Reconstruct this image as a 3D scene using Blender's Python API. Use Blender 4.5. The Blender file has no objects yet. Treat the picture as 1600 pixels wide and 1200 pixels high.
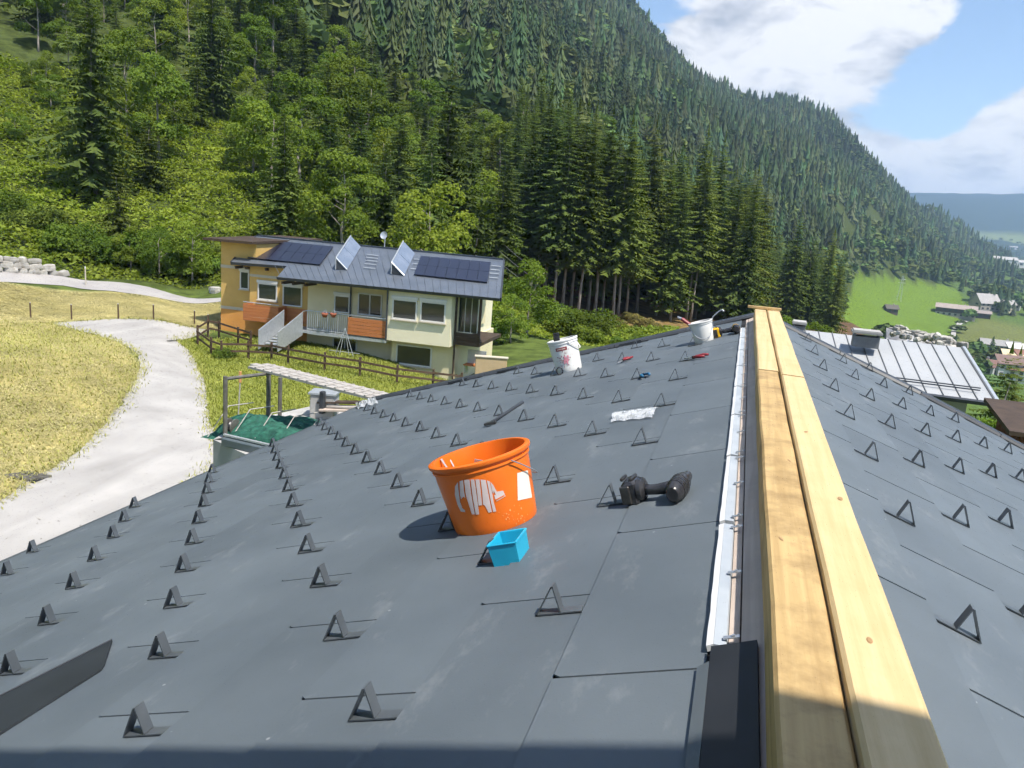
import bpy, math, random
import numpy as np
from mathutils import Matrix, Vector
from math import sin, cos, tan, radians, pi, sqrt

random.seed(7)
rng = np.random.default_rng(11)
SC = bpy.context.scene
COL = SC.collection
H = 8.0                       # camera height above the drive, metres
KS = 1.1                      # scale of the roof measurements

# ------------------------------------------------------------------ camera
F_PX = 1240.81
CR = np.array([0.95607410, 0.28339509, 0.07489683])
CU = np.array([-0.12882655, 0.17672842, 0.97579239])
CF = np.array([-0.26329837, 0.94257853, -0.20547428])
CAM = np.array([0.0, 0.0, H])
cam_data = bpy.data.cameras.new('camera')
cam = bpy.data.objects.new('camera', cam_data)
COL.objects.link(cam)
cam_data.sensor_width = 36.0
cam_data.lens = F_PX / 1600.0 * 36.0
cam_data.clip_start = 0.05
cam_data.clip_end = 40000.0
cam.matrix_world = Matrix(((CR[0], CU[0], -CF[0], 0), (CR[1], CU[1], -CF[1], 0), (CR[2], CU[2], -CF[2], H), (0, 0, 0, 1)))
SC.camera = cam

# ------------------------------------------------------------------ light
SUN_EL = 64.0
SUN_H = np.array([cos(radians(-30.0)), sin(radians(-30.0))])   # to the right, a little behind
SUN_DIR = np.array([SUN_H[0] * cos(radians(SUN_EL)), SUN_H[1] * cos(radians(SUN_EL)), sin(radians(SUN_EL))])
sun_data = bpy.data.lights.new('sun', 'SUN')
sun_data.energy = 4.0
sun_data.angle = radians(0.53)
sun_data.color = (1.0, 0.945, 0.86)
sun = bpy.data.objects.new('sun', sun_data)
COL.objects.link(sun)
sun.rotation_euler = Vector(SUN_DIR).to_track_quat('Z', 'Y').to_euler()

SC.view_settings.view_transform = 'Standard'
SC.view_settings.look = 'None'
SC.view_settings.gamma = 1.0
SC.view_settings.use_curve_mapping = False
SC.view_settings.exposure = 0.78
SC.render.engine = 'CYCLES'
SC.cycles.use_denoising = True
SC.cycles.max_bounces = 6
SC.cycles.diffuse_bounces = 2
SC.cycles.use_adaptive_sampling = True
SC.cycles.adaptive_threshold = 0.03
SC.cycles.adaptive_min_samples = 10
SC.cycles.glossy_bounces = 3
SC.cycles.transmission_bounces = 4
SC.cycles.volume_bounces = 1
SC.cycles.transparent_max_bounces = 6
SC.cycles.caustics_reflective = False
SC.cycles.caustics_refractive = False


def ray(x, y):
    d = (x - 800.0) * CR - (y - 600.0) * CU + F_PX * CF
    return d / np.linalg.norm(d)


def at_z(x, y, z):
    d = ray(x, y)
    return CAM + d * ((z - H) / d[2])


def at_r(x, y, r):
    d = ray(x, y)
    return CAM + d * (r / math.hypot(d[0], d[1]))


world = bpy.data.worlds.new('World')
SC.world = world
world.use_nodes = True


def build_world():
    nt = world.node_tree
    nt.nodes.clear()
    N = nt.nodes.new
    L = nt.links.new
    out = N('ShaderNodeOutputWorld')
    sky = N('ShaderNodeTexSky')
    sky.sky_type = 'NISHITA'
    sky.sun_disc = False
    sky.sun_elevation = radians(SUN_EL)
    sky.sun_rotation = math.atan2(SUN_H[0], SUN_H[1])
    sky.altitude = 900
    sky.air_density = 1.0
    sky.dust_density = 0.6
    sky.ozone_density = 1.0
    bg = N('ShaderNodeBackground')
    bg.inputs['Strength'].default_value = 0.115
    L(sky.outputs[0], bg.inputs['Color'])
    tc = N('ShaderNodeTexCoord')
    nrm = N('ShaderNodeVectorMath'); nrm.operation = 'NORMALIZE'
    L(tc.outputs['Generated'], nrm.inputs[0])
    sep = N('ShaderNodeSeparateXYZ'); L(nrm.outputs[0], sep.inputs[0])

    def math_(op, a, b=None, clamp=False):
        m = N('ShaderNodeMath'); m.operation = op; m.use_clamp = clamp
        for i, v in enumerate((a, b)):
            if v is None:
                continue
            if isinstance(v, (int, float)):
                m.inputs[i].default_value = v
            else:
                L(v, m.inputs[i])
        return m.outputs[0]
    # cumulus: lumpy noise over the direction, denser where the big clouds stand
    warp = N('ShaderNodeTexNoise'); warp.inputs['Scale'].default_value = 5.0; warp.inputs['Detail'].default_value = 3
    L(nrm.outputs[0], warp.inputs['Vector'])
    wv = N('ShaderNodeVectorMath'); wv.operation = 'MULTIPLY_ADD'
    wv.inputs[1].default_value = (0.12, 0.12, 0.09); L(warp.outputs['Color'], wv.inputs[0]); L(nrm.outputs[0], wv.inputs[2])
    off = N('ShaderNodeVectorMath'); off.operation = 'ADD'; off.inputs[1].default_value = (-0.06, -0.06, -0.045)
    L(wv.outputs[0], off.inputs[0])
    mp = N('ShaderNodeMapping'); mp.inputs['Scale'].default_value = (1.0, 1.0, 1.9); L(off.outputs[0], mp.inputs['Vector'])
    n1 = N('ShaderNodeTexNoise'); n1.inputs['Scale'].default_value = 4.2; n1.inputs['Detail'].default_value = 8
    n1.inputs['Roughness'].default_value = 0.6
    L(mp.outputs[0], n1.inputs['Vector'])
    dens = math_('MULTIPLY_ADD', n1.outputs['Fac'], 1.9)
    dens.node.inputs[2].default_value = -.45
    blobs = [(1060, 60, .13, .32), (1180, 60, .15, .34), (1300, 80, .15, .36), (1420, 40, .12, .30), (1250, 150, .10, .26),
             (1220, 0, .16, .26), (1390, 250, .09, .46), (1460, 268, .11, .54), (1560, 280, .12, .56), (1585, 200, .10, .50), (1660, 250, .14, .3),
             (1580, 70, .14, -.40), (1440, 168, .08, -.34), (1370, 205, .05, -.16), (1500, 160, .08, -.32), (960, -60, .07, -.1)]
    for (x, y, rad, amp) in blobs:
        d = ray(x, y)
        dist = N('ShaderNodeVectorMath'); dist.operation = 'DISTANCE'
        dist.inputs[1].default_value = tuple(d); L(off.outputs[0], dist.inputs[0])
        mr = N('ShaderNodeMapRange'); mr.interpolation_type = 'SMOOTHSTEP'
        mr.inputs['From Min'].default_value = 0.0; mr.inputs['From Max'].default_value = rad
        mr.inputs['To Min'].default_value = amp * .8; mr.inputs['To Max'].default_value = 0.0
        L(dist.outputs['Value'], mr.inputs['Value'])
        dens = math_('ADD', dens, mr.outputs[0])
    cov = N('ShaderNodeMapRange'); cov.interpolation_type = 'SMOOTHSTEP'
    cov.inputs['From Min'].default_value = 0.58; cov.inputs['From Max'].default_value = 0.74
    L(dens, cov.inputs['Value'])
    # cloud tone: white tops, greyer thick cores
    n2 = N('ShaderNodeTexNoise'); n2.inputs['Scale'].default_value = 8.0; n2.inputs['Detail'].default_value = 5; n2.inputs['Roughness'].default_value = 0.6
    mp2 = N('ShaderNodeMapping'); mp2.inputs['Scale'].default_value = (1, 1, 2.2); mp2.inputs['Location'].default_value = (3, 1, 5)
    L(off.outputs[0], mp2.inputs['Vector']); L(mp2.outputs[0], n2.inputs['Vector'])
    tone = N('ShaderNodeValToRGB')
    tone.color_ramp.elements[0].position = 0.34; tone.color_ramp.elements[0].color = (0.44, 0.48, 0.56, 1)
    tone.color_ramp.elements[1].position = 0.53; tone.color_ramp.elements[1].color = (0.93, 0.93, 0.94, 1)
    L(n2.outputs['Fac'], tone.inputs[0])
    cbg = N('ShaderNodeBackground'); cbg.inputs['Strength'].default_value = 0.70
    L(tone.outputs[0], cbg.inputs['Color'])
    # fade clouds out below the horizon
    hz = N('ShaderNodeMapRange'); hz.inputs['From Min'].default_value = -0.02; hz.inputs['From Max'].default_value = 0.03
    L(sep.outputs['Z'], hz.inputs['Value'])
    fac = math_('MULTIPLY', cov.outputs[0], hz.outputs[0], True)
    mix = N('ShaderNodeMixShader')
    L(fac, mix.inputs[0]); L(bg.outputs[0], mix.inputs[1]); L(cbg.outputs[0], mix.inputs[2])
    L(mix.outputs[0], out.inputs['Surface'])
    world.cycles.sampling_method = 'MANUAL'
    world.cycles.sample_map_resolution = 512


build_world()


# ------------------------------------------------------------------ helpers
def set_props(o, label=None, cat=None, group=None, kind=None):
    if label: o['label'] = label
    if cat: o['category'] = cat
    if group: o['group'] = group
    if kind: o['kind'] = kind
    return o


WM = {}     # world matrices of objects we place ourselves


def link(name, me, mw=None, parent=None, **props):
    o = bpy.data.objects.new(name, me)
    COL.objects.link(o)
    mw = mw if mw is not None else Matrix.Identity(4)
    o.matrix_basis = mw
    if parent is not None:
        o.parent = parent
        o.matrix_parent_inverse = WM[parent.name].inverted()
    WM[o.name] = mw.copy()
    set_props(o, **props)
    return o


def thing(name, loc, label, cat, group=None, rot=None):
    mw = Matrix.Translation(Vector(loc))
    if rot is not None:
        mw = mw @ rot.to_4x4()
    return link(name, None, mw, None, label=label, cat=cat, group=group)


class MB:
    """collects polygons, then becomes ONE mesh"""
    def __init__(self):
        self.v = []; self.f = []; self.m = []; self.cur = 0

    def poly(self, pts):
        b = len(self.v)
        self.v += [tuple(map(float, q)) for q in pts]
        self.f.append(tuple(range(b, b + len(pts)))); self.m.append(self.cur)

    def raw(self, vs, fs):
        b = len(self.v)
        self.v += [tuple(map(float, q)) for q in vs]
        for q in fs:
            self.f.append(tuple(b + i for i in q)); self.m.append(self.cur)

    def hexa(self, p):
        """8 points: bottom 0-3 (ccw from above), top 4-7"""
        self.raw(p, [(3, 2, 1, 0), (4, 5, 6, 7), (0, 1, 5, 4), (1, 2, 6, 5), (2, 3, 7, 6), (3, 0, 4, 7)])

    def box(self, c, s, M=None, bev=0.0):
        x, y, z = s[0] / 2, s[1] / 2, s[2] / 2
        if bev > 0:
            b = min(bev, x * .9, y * .9, z * .9)
            vs = []; 
            for k, (zz, i) in enumerate(((-z, b), (-z + b, 0), (z - b, 0), (z, b))):
                for (sx, sy) in ((-1, -1), (1, -1), (1, 1), (-1, 1)):
                    # cut corners: two points each
                    for t in (0, 1):
                        a = (x - i - b if (t == (0 if sx * sy > 0 else 1)) else x - i)
                        d = (y - i if (t == (0 if sx * sy > 0 else 1)) else y - i - b)
                        vs.append((sx * a, sy * d, zz))
            # order of points per ring is fixed below by angle
            P = []
            for k in range(4):
                ring = vs[k * 8:(k + 1) * 8]
                ring = sorted(ring, key=lambda q: math.atan2(q[1] / y, q[0] / x))
                P += ring
            fs = [tuple(range(7, -1, -1)), tuple(range(24, 32))]
            for k in range(3):
                for j in range(8):
                    fs.append((k * 8 + j, k * 8 + (j + 1) % 8, (k + 1) * 8 + (j + 1) % 8, (k + 1) * 8 + j))
            vs = P
        else:
            vs = [(-x, -y, -z), (x, -y, -z), (x, y, -z), (-x, y, -z), (-x, -y, z), (x, -y, z), (x, y, z), (-x, y, z)]
            fs = [(3, 2, 1, 0), (4, 5, 6, 7), (0, 1, 5, 4), (1, 2, 6, 5), (2, 3, 7, 6), (3, 0, 4, 7)]
        out = []
        for q in vs:
            q = Vector(q)
            if M is not None: q = M @ q
            out.append(q + Vector(c))
        self.raw(out, fs)

    def prism(self, pts, d):
        """polygon pts extruded by vector d (cap both ends)"""
        n = len(pts); pts = [np.array(q, float) for q in pts]; d = np.array(d, float)
        vs = pts + [q + d for q in pts]
        fs = [tuple(range(n - 1, -1, -1)), tuple(range(n, 2 * n))] + [(i, (i + 1) % n, n + (i + 1) % n, n + i) for i in range(n)]
        self.raw(vs, fs)

    def tube(self, path, rad, n=8, cap=True, flat=None):
        path = [Vector(map(float, q)) for q in path]
        rads = rad if isinstance(rad, (list, tuple)) else [rad] * len(path)
        rings = []
        up = Vector((0.13, 0.21, 0.97))
        for i, q in enumerate(path):
            t = (path[min(i + 1, len(path) - 1)] - path[max(i - 1, 0)]).normalized()
            a = t.cross(up)
            if a.length < 1e-3: a = t.cross(Vector((1, 0, 0)))
            a.normalize(); b = a.cross(t).normalized()
            rings.append([q + (a * cos(2 * pi * k / n) + b * sin(2 * pi * k / n) * (flat or 1)) * rads[i] for k in range(n)])
        vs = [q for rg in rings for q in rg]; fs = []
        for i in range(len(path) - 1):
            for k in range(n):
                fs.append((i * n + k, i * n + (k + 1) % n, (i + 1) * n + (k + 1) % n, (i + 1) * n + k))
        if cap:
            fs += [tuple(range(n - 1, -1, -1)), tuple(range((len(path) - 1) * n, len(path) * n))]
        self.raw(vs, fs)

    def lathe(self, prof, n=40, M=None, arc=(0, 2 * pi)):
        full = abs(arc[1] - arc[0] - 2 * pi) < 1e-6
        m = n if full else n + 1
        vs = []
        for (r, z) in prof:
            for k in range(m):
                a = arc[0] + (arc[1] - arc[0]) * k / n
                q = Vector((r * cos(a), r * sin(a), z)); vs.append(M @ q if M is not None else q)
        fs = []
        for i in range(len(prof) - 1):
            for k in range(n):
                k2 = (k + 1) % m
                fs.append((i * m + k, i * m + k2, (i + 1) * m + k2, (i + 1) * m + k))
        self.raw(vs, fs)

    def mesh(self, name, mats, smooth=False, auto=None):
        me = bpy.data.meshes.new(name)
        me.from_pydata(self.v, [], self.f)
        for mt in (mats if isinstance(mats, (list, tuple)) else [mats]):
            me.materials.append(mt)
        if any(self.m):
            me.polygons.foreach_set('material_index', self.m)
        if smooth:
            me.polygons.foreach_set('use_smooth', [True] * len(self.f))
            if auto is not None:
                me.set_sharp_from_angle(angle=radians(auto))
        me.update()
        return me

    def build(self, name, mats, parent=None, smooth=False, auto=None, mw=None, **props):
        return link(name, self.mesh(name, mats, smooth, auto), mw, parent, **props)


def np_mesh(name, V, Fc, mat, colors=None, smooth=False):
    me = bpy.data.meshes.new(name)
    V = np.ascontiguousarray(V, dtype=np.float32); Fc = np.ascontiguousarray(Fc, dtype=np.int32)
    k = Fc.shape[1]
    me.vertices.add(len(V)); me.vertices.foreach_set('co', V.ravel())
    me.loops.add(Fc.size); me.loops.foreach_set('vertex_index', Fc.ravel())
    me.polygons.add(len(Fc))
    me.polygons.foreach_set('loop_start', np.arange(0, Fc.size, k, dtype=np.int32))
    me.polygons.foreach_set('loop_total', np.full(len(Fc), k, dtype=np.int32))
    if smooth: me.polygons.foreach_set('use_smooth', np.ones(len(Fc), dtype=bool))
    me.update(calc_edges=True)
    if colors is not None:
        at = me.color_attributes.new('Col', 'FLOAT_COLOR', 'POINT')
        c = np.ones((len(V), 4), np.float32); c[:, :3] = colors
        at.data.foreach_set('color', c.ravel())
    if mat is not None: me.materials.append(mat)
    return me


# ------------------------------------------------------------------ materials
def new_mat(name):
    m = bpy.data.materials.new(name); m.use_nodes = True
    nt = m.node_tree
    return m, nt, nt.nodes['Principled BSDF'], nt.nodes.new, nt.links.new


def mat(name, c1, c2=None, rough=.6, scale=6.0, detail=4, metal=0.0, bump=0.0, bscale=40.0, stretch=(1, 1, 1), spec=.5, lo=.35, hi=.65,
        objvar=0.0, attr=False, coat=0.0, sub=0.0, rvar=0.0):
    m, nt, P, N, L = new_mat(name)
    geo = N('ShaderNodeNewGeometry')
    mp = N('ShaderNodeMapping'); mp.inputs['Scale'].default_value = stretch
    L(geo.outputs['Position'], mp.inputs['Vector'])
    col = None
    if attr:
        a = N('ShaderNodeVertexColor'); a.layer_name = 'Col'; col = a.outputs['Color']
    if c2 is not None:
        nz = N('ShaderNodeTexNoise'); nz.inputs['Scale'].default_value = scale; nz.inputs['Detail'].default_value = detail
        L(mp.outputs[0], nz.inputs['Vector'])
        rp = N('ShaderNodeValToRGB')
        rp.color_ramp.elements[0].position = lo; rp.color_ramp.elements[0].color = (*c1, 1)
        rp.color_ramp.elements[1].position = hi; rp.color_ramp.elements[1].color = (*c2, 1)
        L(nz.outputs['Fac'], rp.inputs[0])
        if col is not None:
            mx = N('ShaderNodeMix'); mx.data_type = 'RGBA'; mx.blend_type = 'MULTIPLY'; mx.inputs[0].default_value = 1
            L(col, mx.inputs[6]); L(rp.outputs[0], mx.inputs[7]); col = mx.outputs[2]
        else:
            col = rp.outputs[0]
        if rvar:
            mr = N('ShaderNodeMapRange'); mr.inputs['To Min'].default_value = rough - rvar; mr.inputs['To Max'].default_value = rough + rvar
            L(nz.outputs['Fac'], mr.inputs['Value']); L(mr.outputs[0], P.inputs['Roughness'])
    if objvar:
        oi = N('ShaderNodeObjectInfo')
        hs = N('ShaderNodeHueSaturation')
        mr = N('ShaderNodeMapRange'); mr.inputs['To Min'].default_value = 1 - objvar; mr.inputs['To Max'].default_value = 1 + objvar
        L(oi.outputs['Random'], mr.inputs['Value']); L(mr.outputs[0], hs.inputs['Value'])
        mr2 = N('ShaderNodeMapRange'); mr2.inputs['To Min'].default_value = .5 - objvar * .06; mr2.inputs['To Max'].default_value = .5 + objvar * .06
        ml = N('ShaderNodeMath'); ml.operation = 'MULTIPLY'; ml.inputs[1].default_value = 7.31
        fr = N('ShaderNodeMath'); fr.operation = 'FRACT'
        L(oi.outputs['Random'], ml.inputs[0]); L(ml.outputs[0], fr.inputs[0]); L(fr.outputs[0], mr2.inputs['Value']); L(mr2.outputs[0], hs.inputs['Hue'])
        if col is None: hs.inputs['Color'].default_value = (*c1, 1)
        else: L(col, hs.inputs['Color'])
        col = hs.outputs[0]
    if col is None: P.inputs['Base Color'].default_value = (*c1, 1)
    else: L(col, P.inputs['Base Color'])
    if not rvar: P.inputs['Roughness'].default_value = rough
    P.inputs['Metallic'].default_value = metal
    P.inputs['Specular IOR Level'].default_value = spec
    if coat: P.inputs['Coat Weight'].default_value = coat
    if bump:
        bn = N('ShaderNodeTexNoise'); bn.inputs['Scale'].default_value = bscale; bn.inputs['Detail'].default_value = 5
        L(mp.outputs[0], bn.inputs['Vector'])
        bp = N('ShaderNodeBump'); bp.inputs['Strength'].default_value = bump; bp.inputs['Distance'].default_value = .01
        L(bn.outputs['Fac'], bp.inputs['Height']); L(bp.outputs[0], P.inputs['Normal'])
    return m


def leaf_mat(name, c1, c2, scale=.6, trans=.25, objvar=.25, attr=False):
    m = mat(name, c1, c2, rough=.75, scale=scale, detail=3, spec=.12, objvar=objvar, attr=attr, lo=.3, hi=.7)
    nt = m.node_tree; N = nt.nodes.new; L = nt.links.new
    P = nt.nodes['Principled BSDF']; out = nt.nodes['Material Output']
    tr = N('ShaderNodeBsdfTranslucent')
    src = P.inputs['Base Color'].links[0].from_socket
    g = N('ShaderNodeMix'); g.data_type = 'RGBA'; g.blend_type = 'MULTIPLY'; g.inputs[0].default_value = 1; g.inputs[7].default_value = (1.25, 1.3, .6, 1)
    L(src, g.inputs[6]); L(g.outputs[2], tr.inputs['Color'])
    mx = N('ShaderNodeMixShader'); mx.inputs[0].default_value = trans
    L(P.outputs[0], mx.inputs[1]); L(tr.outputs[0], mx.inputs[2]); L(mx.outputs[0], out.inputs['Surface'])
    return m
# ------------------------------------------------------------------ terrain
AZ0 = math.atan2(CF[0], CF[1])          # azimuth of the view (from +Y, clockwise positive)


def azr(P):
    return math.atan2(P[0], P[1]), math.hypot(P[0], P[1])


CP = []                                  # (azimuth, distance, height)


def cp_px(x, y, r, dz=0.0):
    P = at_r(x, y, r)
    a, rr = azr(P)
    CP.append((a, r, P[2] + dz))


def cp_az(xdeg, r, z):
    CP.append((radians(xdeg), r, z))


for a in (-180, -130, -95, -70, -52, -38, -25, -12, 0):          # flat ground round the houses (azimuth from +Y)
    for r in (6, 12, 20, 30):
        cp_az(a, r, 0.0)
    if a > -60: cp_az(a, 40, .05)
for a, k in ((10, .7), (20, 1), (35, 1), (60, 1), (95, .9), (130, .6)):   # ground falls to the valley on the right
    for r, z in ((6, 0), (12, -.6), (20, -2.2), (30, -4.2), (60, -9), (120, -17)):
        cp_az(a, r, z * k)
for (x, y, r) in [(250, 503, 46), (0, 432, 58), (170, 448, 58), (340, 470, 56), (0, 395, 62.5), (150, 422, 62.5), (300, 455, 60),
                  (0, 300, 77), (0, 200, 93), (0, 100, 112), (0, 0, 138), (200, 350, 72), (200, 250, 88), (200, 150, 108), (200, 50, 134),
                  (400, 405, 64), (400, 300, 82), (400, 200, 104), (400, 100, 134), (600, 425, 66), (600, 340, 90), (600, 260, 116),
                  (750, 440, 75), (750, 400, 100), (900, 520, 70), (900, 500, 88), (900, 470, 105), (900, 440, 118), (700, 520, 60), (800, 520, 60), (1050, 520, 80),
                  (1050, 505, 100), (1050, 485, 130), (1200, 510, 130), (1200, 485, 200), (1340, 512, 250), (1390, 516, 420), (1391, 488, 500), (1345, 430, 620),
                  (1480, 527, 480), (1430, 443, 750), (1510, 492, 640), (1510, 455, 1000), (1570, 572, 400), (1560, 522, 520), (1560, 442, 1200)]:
    cp_px(x, y, r, -.3 if r > 62 else 0)
for x, lst in {0: ((300, 150), (800, 360), (2500, 385)), 200: ((300, 135), (800, 360), (2500, 385)), 400: ((300, 112), (800, 330), (2500, 385)),
               600: ((170, 28), (300, 86), (800, 300), (1600, 385)), 750: ((150, 14), (300, 66), (600, 190), (1300, 375), (2500, 385)),
               900: ((160, 8), (300, 46), (600, 135), (1150, 325), (2000, 340), (5800, 330)),
               1000: ((160, 2), (300, 28), (600, 105), (1120, 226), (1700, 190), (3500, 150), (5800, 330)),
               1100: ((200, -2), (300, 10), (500, 48), (800, 112), (1220, 200), (1700, 160), (3500, 120)),
               1200: ((300, -6), (450, 16), (700, 72), (1300, 196), (1800, 150), (3500, 100), (5800, 330)),
               1300: ((330, -17), (450, -4), (700, 40), (1000, 90), (1450, 155), (2000, 110)),
               1400: ((1000, 35), (1600, 88), (2200, 50), (3500, 60), (5200, 310)),
               1480: ((1200, 0), (1900, 52), (2500, 20), (3000, 25), (3800, 60), (4500, 215), (5200, 318), (6400, 330)),
               1540: ((1500, -30), (2200, -14), (2900, 0), (3600, 45), (4500, 215), (5200, 330), (6400, 340)),
               1600: ((800, -42), (1500, -30), (2200, -10), (3000, 12), (3700, 50), (4500, 215), (5200, 342), (6400, 350)),
               1750: ((300, -44), (800, -45), (1500, -38), (3000, 0), (3700, 50), (4500, 230), (5200, 350))}.items():
    a, _ = azr(ray(x, 338 + .0768 * (x - 800)))
    for r, z in lst:
        CP.append((a, r, z))
for a, lst in ((-70, ((60, 3), (100, 20), (300, 130), (800, 360), (2500, 385))), (-100, ((60, 1), (100, 12), (300, 110), (800, 330), (2500, 385))),
               (-140, ((100, 4), (300, 50), (1000, 200), (5800, 330))), (180, ((100, 0), (300, 10), (1000, 60), (5800, 330))),
               (60, ((300, -44), (1000, -45), (3000, 10), (5800, 330))), (95, ((300, -40), (1000, -30), (3000, 150), (5800, 330))),
               (130, ((100, -8), (300, -20), (1000, 0), (5800, 330)))):
    for r, z in lst:
        cp_az(a, r, z)
CP = np.array(CP)
RO = 40.0


def tps_feat(a, r):
    return np.stack([np.asarray(a) * 2.6, np.log(np.asarray(r) + 12.0)], -1)


def _kern(d2):
    return .5 * d2 * np.log(d2 + 1e-9)


def tps_fit():
    X = tps_feat(CP[:, 0], CP[:, 1]); y = CP[:, 2] / (CP[:, 1] + RO)
    n = len(X)
    d2 = ((X[:, None] - X[None]) ** 2).sum(-1)
    A = np.zeros((n + 3, n + 3)); A[:n, :n] = _kern(d2) + np.eye(n) * 2e-4
    A[:n, n] = 1; A[:n, n + 1:] = X; A[n, :n] = 1; A[n + 1:, :n] = X.T
    return X, np.linalg.solve(A, np.concatenate([y, np.zeros(3)]))


TX, TW = tps_fit()
MOUND = at_z(-60, 610, 0.3)


def _hash_noise(x, y, s, seed=0):
    """smooth value noise, numpy"""
    x = np.asarray(x) / s + 137.2 + seed; y = np.asarray(y) / s + 91.7 - seed
    xi = np.floor(x); yi = np.floor(y); fx = x - xi; fy = y - yi
    fx = fx * fx * (3 - 2 * fx); fy = fy * fy * (3 - 2 * fy)

    def h(i, j):
        v = np.sin(i * 127.1 + j * 311.7 + seed * 17.3) * 43758.5453
        return v - np.floor(v)
    return (h(xi, yi) * (1 - fx) + h(xi + 1, yi) * fx) * (1 - fy) + (h(xi, yi + 1) * (1 - fx) + h(xi + 1, yi + 1) * fx) * fy


def terrain(X, Y):
    X = np.atleast_1d(np.asarray(X, float)); Y = np.atleast_1d(np.asarray(Y, float))
    a = np.arctan2(X, Y); r = np.hypot(X, Y)
    out = np.empty(len(X))
    for i in range(0, len(X), 20000):
        f = tps_feat(a[i:i + 20000], r[i:i + 20000])
        d2 = ((f[:, None] - TX[None]) ** 2).sum(-1)
        out[i:i + 20000] = _kern(d2) @ TW[:len(TX)] + TW[len(TX)] + f @ TW[len(TX) + 1:]
    z = out * (r + RO)
    z = z + 1.3 * np.exp(-((X - MOUND[0]) ** 2 + (Y - MOUND[1]) ** 2) / (2 * 5.5 ** 2))
    amp = np.clip((r - 58) / 40, 0, 1)
    z = z + amp * ((_hash_noise(X, Y, 17) - .5) * 2.2 + (_hash_noise(X, Y, 6, 3) - .5) * .7)
    z = z + np.clip((r - 400) / 500, 0, 1) * (_hash_noise(X, Y, 120, 5) - .5) * 30
    return z


def tz(x, y):
    return float(terrain([x], [y])[0])


_T = np.geomspace(4, 6000, 900)


def ground(x, y, rmin=4.0):
    """point of the ground seen at a place of the photograph"""
    d = ray(x, y)
    t = _T[_T > rmin]
    P = CAM[None] + d[None] * t[:, None]
    h = P[:, 2] - terrain(P[:, 0], P[:, 1])
    k = np.argmax(h < 0)
    if h[k] >= 0: return P[-1]
    t0, t1 = t[k - 1], t[k]
    tt = t0 + (t1 - t0) * h[k - 1] / (h[k - 1] - h[k])
    q = CAM + d * tt
    return np.array([q[0], q[1], tz(q[0], q[1])])


def inside(poly, X, Y):
    poly = np.asarray(poly); c = np.zeros(len(X), bool)
    n = len(poly)
    for i in range(n):
        x1, y1 = poly[i][:2]; x2, y2 = poly[(i + 1) % n][:2]
        c ^= ((y1 > Y) != (y2 > Y)) & (X < (x2 - x1) * (Y - y1) / (y2 - y1 + 1e-12) + x1)
    return c


def gpoly(pts):
    return np.array([ground(*q) for q in pts])


DRIVE_L = [(-60, 800), (0, 784), (40, 757), (90, 728), (130, 700), (160, 668), (185, 635), (208, 602), (219, 575), (214, 552), (190, 538), (150, 524), (85, 507)]
DRIVE_R = [(-60, 930), (150, 850), (300, 765), (345, 725), (344, 700), (330, 668), (325, 635), (321, 600), (306, 562), (290, 543), (275, 533), (330, 516), (240, 501), (160, 500), (85, 505)]
MEADOW = gpoly([(-60, 800), (0, 784), (90, 728), (160, 668), (208, 602), (219, 575), (190, 538), (85, 507), (0, 500), (-120, 470), (-160, 600)])
FIELD = gpoly([(-150, 500), (85, 503), (240, 499), (340, 515), (345, 472), (200, 459), (0, 441), (-150, 430)])
LAWN = gpoly([(275, 533), (300, 553), (321, 600), (325, 635), (330, 668), (345, 705), (480, 690), (640, 660), (700, 602), (620, 600), (500, 580), (390, 562), (310, 530)])
HILLMEADOW = gpoly([(1338, 426), (1300, 520), (1395, 530), (1490, 528), (1500, 500), (1520, 492), (1490, 450), (1430, 440), (1380, 432)])
TOWNMEADOW = gpoly([(1500, 510), (1530, 495), (1620, 520), (1640, 560), (1560, 552), (1490, 535)])
EMBANK = gpoly([(960, 520), (985, 480), (1010, 460), (1050, 475), (1090, 500), (1085, 520)])


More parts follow.
